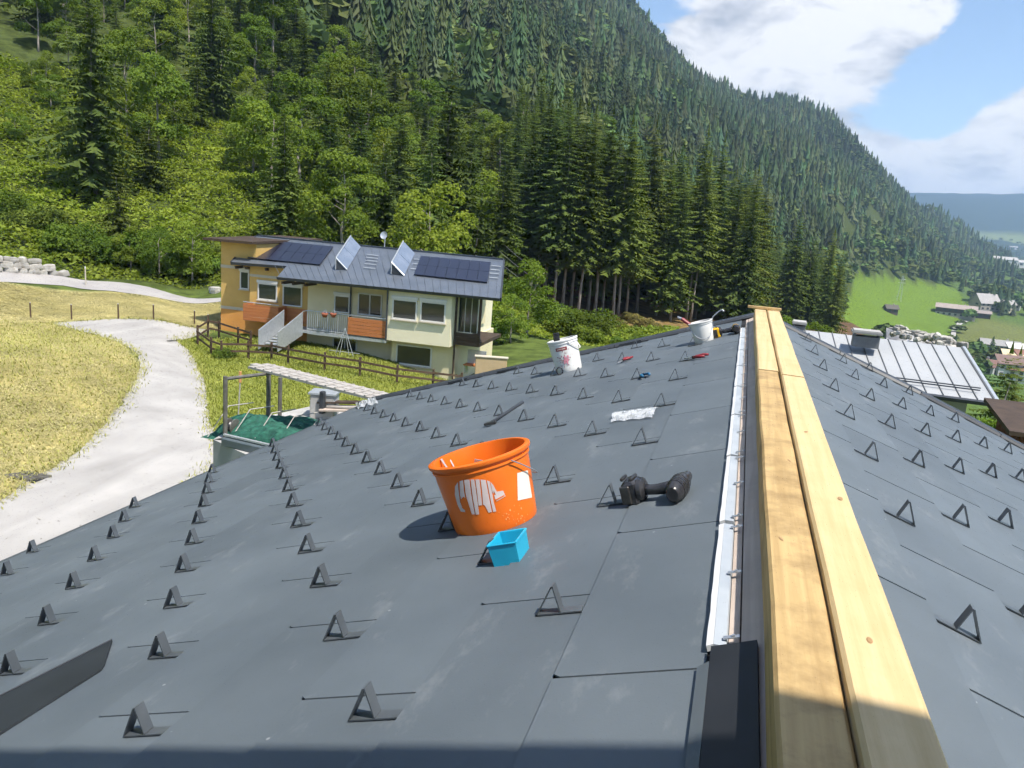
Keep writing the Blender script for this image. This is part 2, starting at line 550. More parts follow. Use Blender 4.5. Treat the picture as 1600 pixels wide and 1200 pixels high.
def build_terrain():
    az = np.concatenate([np.arange(-180, -62, 4.0), np.arange(-62, -50, 1.0), np.arange(-50, 24, .22), np.arange(24, 40, 1.0), np.arange(40, 180, 4.0)])
    rr = np.concatenate([[0.01, 3], np.geomspace(6, 130, 150), np.geomspace(133, 6450, 130)])
    A, R = np.meshgrid(np.radians(az), rr, indexing='ij')
    X = (R * np.sin(A)).ravel(); Y = (R * np.cos(A)).ravel()
    Z = terrain(X, Y)
    r = R.ravel()
    n, m = A.shape
    C = np.zeros((n * m, 3)) + np.array([.085, .12, .03])                       # rough grass and weeds
    far = r > 60
    C[far] = np.array([.055, .075, .022])
    big = r > 2400
    k = _hash_noise(X, Y, 260, 9)
    C[big] = np.where((k[big] > .55)[:, None], np.array([.16, .20, .07]), np.array([.03, .05, .03]))
    vb = r > 3900
    C[vb] = np.array([.03, .05, .035])
    valley = (r > 150) & (Z < -10) & (A.ravel() > radians(12)) & (r < 2400)
    C[valley] = np.array([.08, .13, .03])
    C[inside(HILLMEADOW, X, Y)] = np.array([.115, .185, .022])
    C[inside(TOWNMEADOW, X, Y)] = np.array([.13, .15, .045])
    C[inside(FIELD, X, Y)] = np.array([.40, .36, .16])
    C[inside(MEADOW, X, Y)] = np.array([.43, .38, .17])
    C[inside(LAWN, X, Y)] = np.array([.25, .28, .07])
    C[inside(EMBANK, X, Y)] = np.array([.23, .16, .07])
    standsoil = (r > 84) & (r < 330) & (A.ravel() > radians(-17)) & (A.ravel() < radians(8)) & ~inside(EMBANK, X, Y)
    C[standsoil] = np.array([.12, .075, .045])
    i, j = np.meshgrid(np.arange(n), np.arange(m - 1), indexing='ij')
    i2 = (i + 1) % n
    Fc = np.stack([i * m + j, i * m + j + 1, i2 * m + j + 1, i2 * m + j], -1).reshape(-1, 4)[:, ::-1]
    M = mat('ground_cover', (.62, .62, .6), (1.35, 1.3, 1.2), rough=.95, scale=.9, detail=8, attr=True, bump=.5, bscale=3.0, spec=.1)
    me = np_mesh('ground', np.stack([X, Y, Z], 1), Fc, M, C, smooth=True)
    link('ground', me, kind='structure')


build_terrain()


def resample(pts, n):
    P = np.asarray(pts, float); d = np.concatenate([[0], np.cumsum(np.linalg.norm(np.diff(P[:, :2], axis=0), axis=1))])
    t = np.linspace(0, d[-1], n)
    return np.stack([np.interp(t, d, P[:, k]) for k in range(P.shape[1])], 1)


def loft(name, A, B, n, m, mt, lift=.03, jit=.0, **props):
    A = resample(A, n); B = resample(B, n)
    if jit:
        for k in range(1, n - 1):
            A[k, :2] += rng.normal(0, jit, 2); B[k, :2] += rng.normal(0, jit, 2)
    V = []
    for k in range(n):
        for j in range(m):
            V.append(A[k] * (1 - j / (m - 1)) + B[k] * j / (m - 1))
    V = np.array(V); V[:, 2] = terrain(V[:, 0], V[:, 1]) + lift
    i, j = np.meshgrid(np.arange(n - 1), np.arange(m - 1), indexing='ij')
    Fc = np.stack([i * m + j, i * m + j + 1, (i + 1) * m + j + 1, (i + 1) * m + j], -1).reshape(-1, 4)
    me = np_mesh(name, V, Fc, mt, smooth=True)
    me.flip_normals() if np.cross(V[1] - V[0], V[m] - V[0])[2] < 0 else None
    return link(name, me, **props)


gravel = mat('pale_gravel', (.36, .345, .325), (.46, .44, .415), rough=.95, scale=.55, detail=9, bump=.35, bscale=22, spec=.1, lo=.3, hi=.7)
def drive_mat():
    nt = gravel.node_tree; N = nt.nodes.new; L = nt.links.new; P = nt.nodes['Principled BSDF']
    geo = N('ShaderNodeNewGeometry'); n = N('ShaderNodeTexNoise'); n.inputs['Scale'].default_value = .22; n.inputs['Detail'].default_value = 6; n.inputs['Distortion'].default_value = 1.2
    mp = N('ShaderNodeMapping'); mp.inputs['Scale'].default_value = (2.6, .8, 1); mp.inputs['Rotation'].default_value = (0, 0, -.5)
    L(geo.outputs['Position'], mp.inputs['Vector']); L(mp.outputs[0], n.inputs['Vector'])
    r = N('ShaderNodeMapRange'); r.inputs['From Min'].default_value = .3; r.inputs['From Max'].default_value = .7; r.inputs['To Min'].default_value = .82; r.inputs['To Max'].default_value = 1.08
    L(n.outputs['Fac'], r.inputs['Value'])
    src = P.inputs['Base Color'].links[0].from_socket
    h = N('ShaderNodeHueSaturation'); L(src, h.inputs['Color']); L(r.outputs[0], h.inputs['Value']); L(h.outputs[0], P.inputs['Base Color'])


drive_mat()
loft('driveway', gpoly(DRIVE_L), gpoly(DRIVE_R), 90, 22, gravel, .035, .05, kind='structure')
loft('road', gpoly([(-60, 447), (0, 441), (100, 447), (200, 459), (345, 472)]), gpoly([(-60, 424), (0, 424), (85, 430), (150, 440), (250, 454), (345, 466)]), 30, 6,
     mat('pale_asphalt', (.33, .31, .30), (.39, .37, .35), rough=.9, scale=.8, detail=6), .04, .02, kind='structure')
loft('field_track', gpoly([(1484, 532), (1487, 515), (1497, 503), (1512, 497), (1520, 494)]), gpoly([(1492, 534), (1494, 517), (1503, 506), (1518, 500), (1524, 496)]), 14, 4,
     gravel, .3, 0, kind='structure')
# ------------------------------------------------------------------ the roof we stand on
A_L, A_R = 0.33386, 0.35413
XL, ZL, YL = -.22862, -.77369, 1.21391
XR, ZR, YR = .47205, -.76095, 1.82155
SP, RW = .7 * KS, .25669 * KS                     # panel length along the ridge, row width down the slope
E1L = np.array([-cos(A_L), 0, -sin(A_L)]); NL = np.array([-sin(A_L), 0, cos(A_L)])     # downslope, normal
E1R = np.array([cos(A_R), 0, -sin(A_R)]); NR = np.array([sin(A_R), 0, cos(A_R)])
OL = np.array([XL, 0, ZL]) * KS + CAM
OR_ = np.array([XR, 0, ZR]) * KS + CAM


def on_left(x, y, h=0.0):
    d = ray(x, y); return CAM + d * (((OL + NL * h - CAM) @ NL) / (d @ NL))


def on_right(x, y, h=0.0):
    d = ray(x, y); return CAM + d * (((OR_ + NR * h - CAM) @ NR) / (d @ NR))


def roof_mat():
    m, nt, P, N, L = new_mat('anthracite_painted_metal')
    geo = N('ShaderNodeNewGeometry')
    n1 = N('ShaderNodeTexNoise'); n1.inputs['Scale'].default_value = 2.2; n1.inputs['Detail'].default_value = 6
    L(geo.outputs['Position'], n1.inputs['Vector'])
    r1 = N('ShaderNodeValToRGB')
    r1.color_ramp.elements[0].position = .3; r1.color_ramp.elements[0].color = (.094, .114, .130, 1)
    r1.color_ramp.elements[1].position = .72; r1.color_ramp.elements[1].color = (.124, .147, .164, 1)
    L(n1.outputs['Fac'], r1.inputs[0])
    oi = N('ShaderNodeObjectInfo')
    mv = N('ShaderNodeMapRange'); mv.inputs['To Min'].default_value = .93; mv.inputs['To Max'].default_value = 1.06; L(oi.outputs['Random'], mv.inputs['Value'])
    hs = N('ShaderNodeHueSaturation'); L(r1.outputs[0], hs.inputs['Color']); L(mv.outputs[0], hs.inputs['Value'])
    # dusty scuffs in streaks
    mp = N('ShaderNodeMapping'); mp.inputs['Scale'].default_value = (3.0, 1.3, 3.0); mp.inputs['Rotation'].default_value = (0, 0, .6)
    L(geo.outputs['Position'], mp.inputs['Vector'])
    n2 = N('ShaderNodeTexNoise'); n2.inputs['Scale'].default_value = 2.4; n2.inputs['Detail'].default_value = 10; n2.inputs['Roughness'].default_value = .72
    L(mp.outputs[0], n2.inputs['Vector'])
    r2 = N('ShaderNodeMapRange'); r2.inputs['From Min'].default_value = .56; r2.inputs['From Max'].default_value = .80; r2.inputs['To Max'].default_value = .34
    L(n2.outputs['Fac'], r2.inputs['Value'])
    # small pale specks
    vo = N('ShaderNodeTexVoronoi'); vo.inputs['Scale'].default_value = 15.0; L(geo.outputs['Position'], vo.inputs['Vector'])
    r3 = N('ShaderNodeMapRange'); r3.inputs['From Min'].default_value = .045; r3.inputs['From Max'].default_value = .075; r3.inputs['To Min'].default_value = .55; r3.inputs['To Max'].default_value = 0
    L(vo.outputs['Distance'], r3.inputs['Value'])
    n4 = N('ShaderNodeTexNoise'); n4.inputs['Scale'].default_value = 5.0; L(geo.outputs['Position'], n4.inputs['Vector'])
    g4 = N('ShaderNodeMath'); g4.operation = 'GREATER_THAN'; g4.inputs[1].default_value = .60; L(n4.outputs['Fac'], g4.inputs[0])
    m4 = N('ShaderNodeMath'); m4.operation = 'MULTIPLY'; L(r3.outputs[0], m4.inputs[0]); L(g4.outputs[0], m4.inputs[1])
    ad = N('ShaderNodeMath'); ad.operation = 'MAXIMUM'; L(r2.outputs[0], ad.inputs[0]); L(m4.outputs[0], ad.inputs[1])
    mx = N('ShaderNodeMix'); mx.data_type = 'RGBA'; mx.inputs[7].default_value = (.40, .41, .41, 1)
    L(ad.outputs[0], mx.inputs[0]); L(hs.outputs[0], mx.inputs[6]); L(mx.outputs[2], P.inputs['Base Color'])
    rr = N('ShaderNodeMapRange'); rr.inputs['To Min'].default_value = .52; rr.inputs['To Max'].default_value = .74; L(n2.outputs['Fac'], rr.inputs['Value']); L(rr.outputs[0], P.inputs['Roughness'])
    P.inputs['Specular IOR Level'].default_value = .42
    # fine pebbled stucco embossing and slight waviness of the sheet
    b1 = N('ShaderNodeTexNoise'); b1.inputs['Scale'].default_value = 260; b1.inputs['Detail'].default_value = 2; L(geo.outputs['Position'], b1.inputs['Vector'])
    b2 = N('ShaderNodeTexNoise'); b2.inputs['Scale'].default_value = 3.5; b2.inputs['Detail'].default_value = 1; L(geo.outputs['Position'], b2.inputs['Vector'])
    bp1 = N('ShaderNodeBump'); bp1.inputs['Strength'].default_value = .25; bp1.inputs['Distance'].default_value = .001; L(b1.outputs['Fac'], bp1.inputs['Height'])
    bp2 = N('ShaderNodeBump'); bp2.inputs['Strength'].default_value = .10; bp2.inputs['Distance'].default_value = .02; L(b2.outputs['Fac'], bp2.inputs['Height']); L(bp1.outputs[0], bp2.inputs['Normal'])
    L(bp2.outputs[0], P.inputs['Normal'])
    return m


M_ROOF = roof_mat()
M_ROOFDK = mat('charcoal_trim_metal', (.030, .034, .040), (.045, .05, .057), rough=.5, scale=4)
M_GUARD = mat('guard_metal', (.07, .081, .091), (.095, .108, .12), rough=.42, scale=9, spec=.5)
M_DECK = mat('black_underlay', (.010, .010, .012), rough=.9)

roof_house = thing('house', (0, 3, 0), 'house with dark grey metal shingled gable roof in the foreground', 'house')


def panel_mesh(y0, y1a, y1b, s1, corner=True, side=1, gapb=.0):
    """panel: local x = along the ridge, y = down the slope, z = normal. far end may be slanted (y1a at the top, y1b at the bottom)"""
    g = .0030 if side > 0 else .0048; t = .0035; lift = .0075
    mb = MB()
    n = .013 if corner else 0
    top = [(y0 + g, 0, 0.001), (y1a - g, 0, .001), (y1b - g, s1 - gapb, lift)]
    if corner:
        top += [(y0 + g + n * .8, s1 - gapb, lift), (y0 + g, s1 - gapb - n, lift * .96)]
    else:
        top += [(y0 + g, s1 - gapb, lift)]
    if side < 0:
        pass
    bot = [(a, b, c - t) for (a, b, c) in top]
    k = len(top)
    mb.raw(top + bot, [tuple(range(k))] + [(i, k + i, k + (i + 1) % k, (i + 1) % k) for i in range(k)])
    me = mb.mesh('roof_panel', M_ROOF)
    return me


def fix_normals(me):
    import bmesh
    b = bmesh.new(); b.from_mesh(me); bmesh.ops.recalc_face_normals(b, faces=b.faces); b.to_mesh(me); b.free()


def guard_mesh():
    """bent strip: flat tail up the slope, triangle standing on it. local x along ridge, y down slope, z normal"""
    mb = MB(); w = .028; t = .0030
    R = RW
    path = [(.0 * R, .004), (.375 * R, .005), (.200 * R, .066), (.186 * R, .066), (.172 * R, .008)]
    # strip swept along x; sheet thickness t
    for (a, b) in zip(path[:-1], path[1:]):
        d = np.array([b[0] - a[0], b[1] - a[1]]); d /= np.linalg.norm(d); nn = np.array([-d[1], d[0]]) * t / 2
        e = d * t * .4
        q = [(a[0] - nn[0] - e[0], a[1] - nn[1] - e[1]), (b[0] - nn[0] + e[0], b[1] - nn[1] + e[1]), (b[0] + nn[0] + e[0], b[1] + nn[1] + e[1]), (a[0] + nn[0] - e[0], a[1] + nn[1] - e[1])]
        mb.prism([(-w / 2, y, z) for (y, z) in q], (w, 0, 0))
    me = mb.mesh('snow_guard', M_GUARD); fix_normals(me)
    return me


GUARD = guard_mesh()
STD = {}


def slope_matrix(O, E1, NN, y, s):
    """local x -> +Y world, local y -> downslope, local z -> normal (handedness kept by flipping on the right side)"""
    P = O + E1 * s + np.array([0, y, 0])
    return Matrix(((0, E1[0], NN[0], P[0]), (1, E1[1], NN[1], P[1]), (0, E1[2], NN[2], P[2]), (0, 0, 0, 1)))


VERGE_L = 6.82 * KS


def verge_r(xw):
    """far edge of the right slope: runs askew, nearer as it descends"""
    x = xw / KS
    return (7.02 - .26 * (x - .15) if x < 1.4 else 6.695 - .62 * (x - 1.4)) * KS


NEAR = -2.2 * KS
EAVE_S = 13.7 * RW - RW            # left eave, distance below seam 1


def place_panel(O, E1, NN, ya, yba, ybb, s0, s1, guard_y, corner, gapb=0.0):
    key = (E1[0] < 0, round(yba - ya, 4), round(ybb - ya, 4), round(s1 - s0, 4), corner, gapb)
    if key not in STD:
        me = panel_mesh(0, yba - ya, ybb - ya, s1 - s0, corner, 1 if E1[0] < 0 else -1, gapb); fix_normals(me); STD[key] = me
    M = slope_matrix(O, E1, NN, ya, s0)
    o = link('roof_panel', STD[key], M, roof_house)
    if guard_y is not None:
        jig = Matrix.Translation((guard_y - ya + random.gauss(0, .004), 0.0, .002)) @ Matrix.Rotation(random.gauss(0, .03), 4, 'Z')
        gd = bpy.data.objects.new('snow_guard', GUARD); COL.objects.link(gd)
        gd.parent = o; gd.matrix_basis = jig
    return o


def build_slopes():
    for n in range(1, 15):                                   # left slope
        s0, s1 = (n - 2) * RW - (.0075 if n == 1 else 0), min((n - 1) * RW, EAVE_S)
        if s1 - s0 < .03: continue
        off = 0 if n % 2 else .5
        k = math.floor((NEAR / KS - YL) / .7)
        while True:
            ya = (YL + .7 * (k + off)) * KS; yb = ya + SP; k += 1
            if ya > VERGE_L - .06: break
            if yb < .55 and n > 1 and yb < NEAR + .5: continue
            yb = min(yb, VERGE_L)
            gy = ya + SP * (1 - .11)
            has = n >= 2 and gy < VERGE_L - .12 and gy > .2 and s1 - s0 > .15
            place_panel(OL, E1L, NL, ya, yb, yb, s0, s1, gy if has else None, n < 9, .004 if n == 1 else .0016)
    for n in range(1, 14):                                   # right slope
        s0, s1 = (n - 2) * RW, (n - 1) * RW
        off = 0 if n % 2 else .5
        k = math.floor((NEAR / KS - YR) / .7)
        while True:
            ya = (YR + .7 * (k + off)) * KS; yb = ya + SP; k += 1
            xa = OR_[0] + E1R[0] * s0; xb = OR_[0] + E1R[0] * s1
            va, vb = verge_r(xa), verge_r(xb)
            if ya > min(va, vb) - .06: break
            if yb < NEAR + .5: continue
            gy = ya + SP * .39
            place_panel(OR_, E1R, NR, ya, min(yb, va), min(yb, vb), s0, s1, gy if (n >= 2 and gy < vb - .1 and gy > .4) else None, False, .0012)


build_slopes()


def sheet(name, O, E1, NN, quad, h, t, mt, parent, **kw):
    """slab on a slope. quad = list of (y, s)"""
    mb = MB()
    pts = [O + E1 * s + np.array([0, y, 0]) + NN * h for (y, s) in quad]
    mb.prism(pts, NN * t)
    o = mb.build(name, mt, parent, **kw); fix_normals(o.data)
    return o


def build_house_body():
    P = roof_house
    sr = 12 * RW
    sheet('roof_deck', OL, E1L, NL, [(NEAR, -RW * 1.75), (VERGE_L + .02, -RW * 1.75), (VERGE_L + .02, EAVE_S - .02), (NEAR, EAVE_S - .02)], -.04, .036, M_DECK, P)
    x1 = OR_[0] + E1R[0] * (sr); x0 = OR_[0] - E1R[0] * 1.15 * RW
    sheet('roof_deck', OR_, E1R, NR, [(NEAR, -RW * 1.15), (verge_r(x0) + .02, -RW * 1.15), (verge_r(OR_[0] + E1R[0] * 3.15 * RW), 3.15 * RW), (verge_r(x1) + .02, sr), (NEAR, sr)], -.04, .036, M_DECK, P)
    # verge flashing: raised dark upstand along the far edge, in lengths
    for a in range(6):
        s0 = -1.6 * RW + (EAVE_S + 1.6 * RW) / 6 * a; s1 = s0 + (EAVE_S + 1.6 * RW) / 6 - .004
        mb = MB()
        q = [(VERGE_L - .075, .010), (VERGE_L - .055, .030), (VERGE_L + .045, .036), (VERGE_L + .05, -.16), (VERGE_L + .03, -.16), (VERGE_L + .03, .0)]
        mb.prism([OL + E1L * s0 + np.array([0, y, 0]) + NL * z for (y, z) in q], E1L * (s1 - s0))
        o = mb.build('verge_flashing', M_ROOFDK, P); fix_normals(o.data)
    for (xa, xb) in [(.2, .8), (.8, 1.4), (1.4, 1.9), (1.9, 2.4), (2.4, 2.9)]:
        mb = MB()
        pa = []; pb = []
        for (xx, lst) in ((xa, pa), (xb - .004, pb)):
            s = (xx * KS - OR_[0]) / E1R[0]; v = verge_r(xx * KS)
            for (dy, z) in [(-.095, .010), (-.075, .030), (.045, .036), (.05, -.16), (.03, -.16), (.03, .0)]:
                lst.append(OR_ + E1R * s + np.array([0, v + dy, 0]) + NR * z)
        n = 6
        mb.raw(pa + pb, [tuple(range(n)), tuple(range(2 * n - 1, n - 1, -1))] + [(i, n + i, n + (i + 1) % n, (i + 1) % n) for i in range(n)])
        o = mb.build('verge_flashing', M_ROOFDK, P); fix_normals(o.data)
    # dark triangular hooks lying against the far flashing of the left slope
    for s in (2.2, 4.4, 6.6, 8.5):
        sheet('verge_clip', OL, E1L, NL, [(VERGE_L - .13, s * RW), (VERGE_L - .09, s * RW), (VERGE_L - .09, s * RW + .22), (VERGE_L - .12, s * RW + .22)], .014, .018, M_ROOFDK, P)
    # eave trim and gutter
    mb = MB(); mb.prism([OL + E1L * s + NL * z + np.array([0, NEAR, 0]) for (s, z) in [(EAVE_S - .03, .007), (EAVE_S + .012, .007), (EAVE_S + .012, -.06), (EAVE_S - .03, -.06)]], (0, VERGE_L - NEAR, 0))
    o = mb.build('eave_trim', M_ROOFDK, P); fix_normals(o.data)
    # walls below
    wm = mat('render_white', (.62, .60, .56), (.68, .66, .62), rough=.9, scale=2)
    xl = OL[0] + E1L[0] * EAVE_S + .35; zl = OL[2] + E1L[2] * EAVE_S - .05
    xr = OR_[0] + E1R[0] * sr - .35; zr = OR_[2] + E1R[2] * sr - .1
    apex = (.15 * KS, H - .642 * KS - .12)
    far_y = 6.0 * KS - .3
    mb = MB()
    prof = [(xl, -6.0), (xr, -6.0), (xr, zr), (apex[0], apex[1]), (xl, zl)]
    mb.prism([(x, NEAR + .02, z) for x, z in prof], (0, min(VERGE_L - .3, 5.4 * KS) - NEAR, 0))
    o = mb.build('wall', wm, P); fix_normals(o.data)
    # added unseen slab and wall behind the viewer, shaped to shade the near ridge end
    hs = 2.4
    def up(xs, ys, zs):   # place the caster point from the shaded point
        k = (H + hs - zs) / SUN_DIR[2]
        return np.array([xs + SUN_DIR[0] * k, ys + SUN_DIR[1] * k, H + hs])
    a = up(.42 * KS, .945 * KS, H - .56 * KS); b = up(-2.4 * KS, 1.16 * KS, H - 1.5 * KS)
    mb = MB(); d = 2.6
    mb.prism([a, b, b + np.array([0, -d, 0]), a + np.array([0, -d, 0])], (0, 0, .16))
    o = mb.build('added_shade_slab', mat('added_slab_board', (.12, .075, .045), (.17, .11, .065), rough=.7, scale=3, stretch=(1, 8, 1)), P); fix_normals(o.data)
    mb = MB()
    mb.box(((a[0] + b[0]) / 2, min(a[1], b[1]) - d + .35, H / 2 + 1.15), (abs(a[0] - b[0]) - .5, .3, H + hs - .1))
    mb.build('added_shade_wall', wm, P)


build_house_body()


# ------------------------------------------------------------------ ridge timbers and strips
def wood_mat(name, c1, c2, c3, stain=.0):
    m, nt, P, N, L = new_mat(name)
    geo = N('ShaderNodeNewGeometry')
    mp = N('ShaderNodeMapping'); mp.inputs['Scale'].default_value = (24, .75, 24); L(geo.outputs['Position'], mp.inputs['Vector'])
    wz = N('ShaderNodeTexNoise'); wz.inputs['Scale'].default_value = 1.6; wz.inputs['Detail'].default_value = 3; L(mp.outputs[0], wz.inputs['Vector'])
    wv = N('ShaderNodeTexWave'); wv.wave_type = 'BANDS'; wv.bands_direction = 'X'; wv.inputs['Scale'].default_value = 1.5; wv.inputs['Distortion'].default_value = 5.5; wv.inputs['Detail'].default_value = 3; wv.inputs['Detail Scale'].default_value = 1.0
    L(mp.outputs[0], wv.inputs['Vector'])
    r1 = N('ShaderNodeValToRGB'); r1.color_ramp.elements[0].color = (*c1, 1); r1.color_ramp.elements[1].color = (*c2, 1)
    wz.inputs['Scale'].default_value = 2.2; wz.inputs['Detail'].default_value = 7; wz.inputs['Distortion'].default_value = .6
    r1.color_ramp.elements[0].position = .32; r1.color_ramp.elements[1].position = .64
    L(wz.outputs['Fac'], r1.inputs[0])
    n2 = N('ShaderNodeTexNoise'); n2.inputs['Scale'].default_value = 6.0; n2.inputs['Detail'].default_value = 9; n2.inputs['Roughness'].default_value = .68; L(geo.outputs['Position'], n2.inputs['Vector'])
    r2 = N('ShaderNodeMapRange'); r2.inputs['From Min'].default_value = .45; r2.inputs['From Max'].default_value = .74; r2.inputs['To Max'].default_value = stain; L(n2.outputs['Fac'], r2.inputs['Value'])
    mx = N('ShaderNodeMix'); mx.data_type = 'RGBA'; mx.inputs[7].default_value = (*c3, 1)
    L(r2.outputs[0], mx.inputs[0]); L(r1.outputs[0], mx.inputs[6]); L(mx.outputs[2], P.inputs['Base Color'])
    n3 = N('ShaderNodeTexNoise'); n3.inputs['Scale'].default_value = 22; n3.inputs['Detail'].default_value = 4
    mp3 = N('ShaderNodeMapping'); mp3.inputs['Scale'].default_value = (8, .8, 8); L(geo.outputs['Position'], mp3.inputs['Vector']); L(mp3.outputs[0], n3.inputs['Vector'])
    bp = N('ShaderNodeBump'); bp.inputs['Strength'].default_value = .35; bp.inputs['Distance'].default_value = .002; L(n3.outputs['Fac'], bp.inputs['Height']); L(bp.outputs[0], P.inputs['Normal'])
    P.inputs['Roughness'].default_value = .72; P.inputs['Specular IOR Level'].default_value = .3
    return m


M_WOODA = wood_mat('weathered_spruce_timber', (.43, .29, .125), (.55, .385, .175), (.21, .135, .06), .95)
M_WOODB = wood_mat('fresh_spruce_timber', (.58, .42, .21), (.67, .50, .27), (.46, .31, .14), .35)
M_WOODD = wood_mat('grey_weathered_board', (.50, .40, .33), (.60, .50, .42), (.34, .27, .22), .5)
M_WHITE = mat('white_plastic', (.74, .75, .76), (.80, .80, .80), rough=.45, scale=12)
M_GALV = mat('galvanised_metal', (.42, .44, .46), (.55, .56, .58), rough=.35, metal=.7, scale=14)
M_KNOT = mat('wood_knot', (.36, .21, .09), (.45, .29, .14), rough=.7, scale=40)
M_GREYSTRIP = mat('grey_blue_foam_strip', (.34, .38, .43), (.42, .46, .50), rough=.6, scale=8)


def beam(name, x0, x1, zt, th, y0, y1, mt, label, tilt=0.0, bev=.006):
    x0, x1, y0, y1 = x0 * KS, x1 * KS, y0 * KS, y1 * KS
    zt = H + zt * KS; th *= KS
    cx, w = (x0 + x1) / 2, x1 - x0
    t = thing(name, (cx, y0, zt - th), label, 'timber')
    mb = MB()
    M = Matrix.Rotation(tilt, 3, 'Y')
    # long beam with a few cross sections so that edges waver slightly
    n = max(4, int((y1 - y0) / .35)); sec = []
    for i in range(n + 1):
        y = y0 + (y1 - y0) * i / n
        dx, dz = random.gauss(0, .0012), random.gauss(0, .0010)
        prof = [(-w / 2, -th), (w / 2, -th), (w / 2, -bev), (w / 2 - bev, 0), (-w / 2 + bev, 0), (-w / 2, -bev)]
        for (a, b) in prof:
            q = M @ Vector((a, 0, b)); sec.append((cx + q.x + dx, y, zt + q.z + dz))
    fs = []
    for i in range(n):
        for k in range(6):
            fs.append((i * 6 + k, i * 6 + (k + 1) % 6, (i + 1) * 6 + (k + 1) % 6, (i + 1) * 6 + k))
    fs += [tuple(range(6)), tuple(range(n * 6 + 5, n * 6 - 1, -1))]
    mb.raw(sec, fs)
    o = mb.build('beam_body', mt, t); fix_normals(o.data)
    return t


def knot(parent, x, y, z, r):
    mb = MB(); mb.lathe([(0.0001, .0009), (r * .6, .0010), (r, .0004)], 12, Matrix.Translation((x * KS, y * KS, H + z * KS)) @ Matrix.Rotation(random.uniform(-.4, .4), 4, 'Z') @ Matrix.Diagonal((random.uniform(.4, .6), random.uniform(.9, 1.5), 1, 1)))
    mb.build('knot', M_KNOT, parent)


ZT = -.56
bl1 = beam('ridge_timber', .1030, .1890, ZT, .075, -2.0, 3.52, M_WOODA, 'weathered stained near timber on the left of the ridge pair', 0)
bl2 = beam('ridge_timber', .1030, .1895, ZT + .003, .075, 3.525, 6.45, M_WOODB, 'pale far timber butted onto the stained left ridge timber', 0)
br1 = beam('ridge_timber', .1925, .2840, ZT + .012, .087, -2.0, 3.38, M_WOODB, 'fresh pale near timber on the right of the ridge pair', .03)
br2 = beam('ridge_timber', .1925, .2835, ZT + .015, .087, 3.384, 6.42, M_WOODB, 'far pale timber at the right of the ridge end', .03)
for (x, y) in ((.235, 1.14), (.262, 1.8), (.228, 2.4)): knot(br1, x, y, ZT + .0122 - .03 * (x - .24), .012)
for (x, y) in ((.13, 1.52), (.17, 2.1)): knot(bl1, x, y, ZT, .009)
t = thing('wooden_lath', (.13 * KS, 5.78 * KS, H + ZT * KS), 'short wooden lath laid across the far end of the ridge timbers', 'lath')
mb = MB(); mb.box((.17 * KS, 6.3 * KS, H + (ZT + .030) * KS), (.27, .03, .022), Matrix.Rotation(.02, 3, 'Z'), .003); mb.build('lath_body', M_WOODA, t)

# under the timbers: bearers on the apex; beside them the dark board and the vent strips
ridge = roof_house
for k in range(9):
    y = (-1.6 + .9 * k) * KS
    mb = MB(); mb.box((.18 * KS, y, H - .655 * KS), (.14, .06, .03)); mb.build('ridge_bearer', M_WOODD, ridge)


def left_strip(name, xa, xb, ya, yb, h0, h1, mt, parent, seg=1, jag=0.0):
    """strip parallel to the ridge on the left slope between plan offsets xa < xb, heights h0 (outer) and h1 (inner) above the slope"""
    sa = (OL[0] - xa * KS) / cos(A_L); sb = (OL[0] - xb * KS) / cos(A_L)
    mb = MB(); n = seg
    up = []; lo = []
    for i in range(n + 1):
        y = (ya + (yb - ya) * i / n) * KS
        j = random.uniform(-jag, jag)
        pa = OL + E1L * (sa + j) + np.array([0, y, 0]); pb = OL + E1L * sb + np.array([0, y, 0])
        up.append((pa + NL * h0, pb + NL * h1)); lo.append((pa + NL * (h0 - .012), pb + NL * (h1 - .012)))
    for i in range(n):
        a, b = up[i]; c, d = up[i + 1]; a2, b2 = lo[i]; c2, d2 = lo[i + 1]
        mb.hexa([a2, b2, d2, c2, a, b, d, c])
    o = mb.build(name, mt, parent); fix_normals(o.data)
    return o


left_strip('ridge_board', .0735, .118, -2.0, 6.7, .004, .012, M_WOODD, ridge, 12)
left_strip('ridge_board', .0535, .0705, -2.0, 6.7, .002, .004, M_WOODD, ridge, 12)
pieces = [(1.262, 1.848), (1.872, 2.455), (2.475, 3.05), (3.07, 3.65), (3.67, 4.25), (4.27, 4.85), (4.87, 5.45), (5.47, 6.05)]
for i, (a, b) in enumerate(pieces):
    st = thing('vent_strip', (.03 * KS, a * KS, H - .68 * KS), ['nearest', 'second', 'third', 'fourth', 'fifth', 'sixth', 'seventh', 'farthest'][i] +
               ' white ventilation strip length beside the ridge timbers', 'strip', 'white strips along the ridge')
    left_strip('white_edge', .0218, .0330, a, b, .016, .018, M_WHITE, st, 9, .0012)
    left_strip('grey_flank', .0335, .0520, a, b, .018, .011, M_GREYSTRIP, st, 3)
    for y in (a + .02, (a + b) / 2, b - .03):
        mb = MB(); s = (OL[0] - .061 * KS) / cos(A_L)
        P = OL + E1L * s + np.array([0, y * KS, 0]) + NL * .017
        Mx = Matrix(((-E1L[0], 0, NL[0]), (0, 1, 0), (-E1L[2], 0, NL[2])))
        mb.box(P, (.030, .011, .002), Mx); mb.box(P + NL * .0025 + E1L * -.004, (.006, .006, .003), Mx)
        mb.build('clip', M_GALV, st)
# near ridge cap sheet: dark metal, blackened further to paint in its shade
M_CAPSHADE = mat('shade_black_cap_metal', (.010, .012, .015), (.016, .018, .022), rough=.6, scale=5)
cap = left_strip('ridge_cap', .030, .1010, -1.9, 1.255, .018, .022, M_CAPSHADE, roof_house, 3)
left_strip('cap_lip', .010, .0295, -1.9, 1.205, .010, .019, M_ROOF, cap, 3)
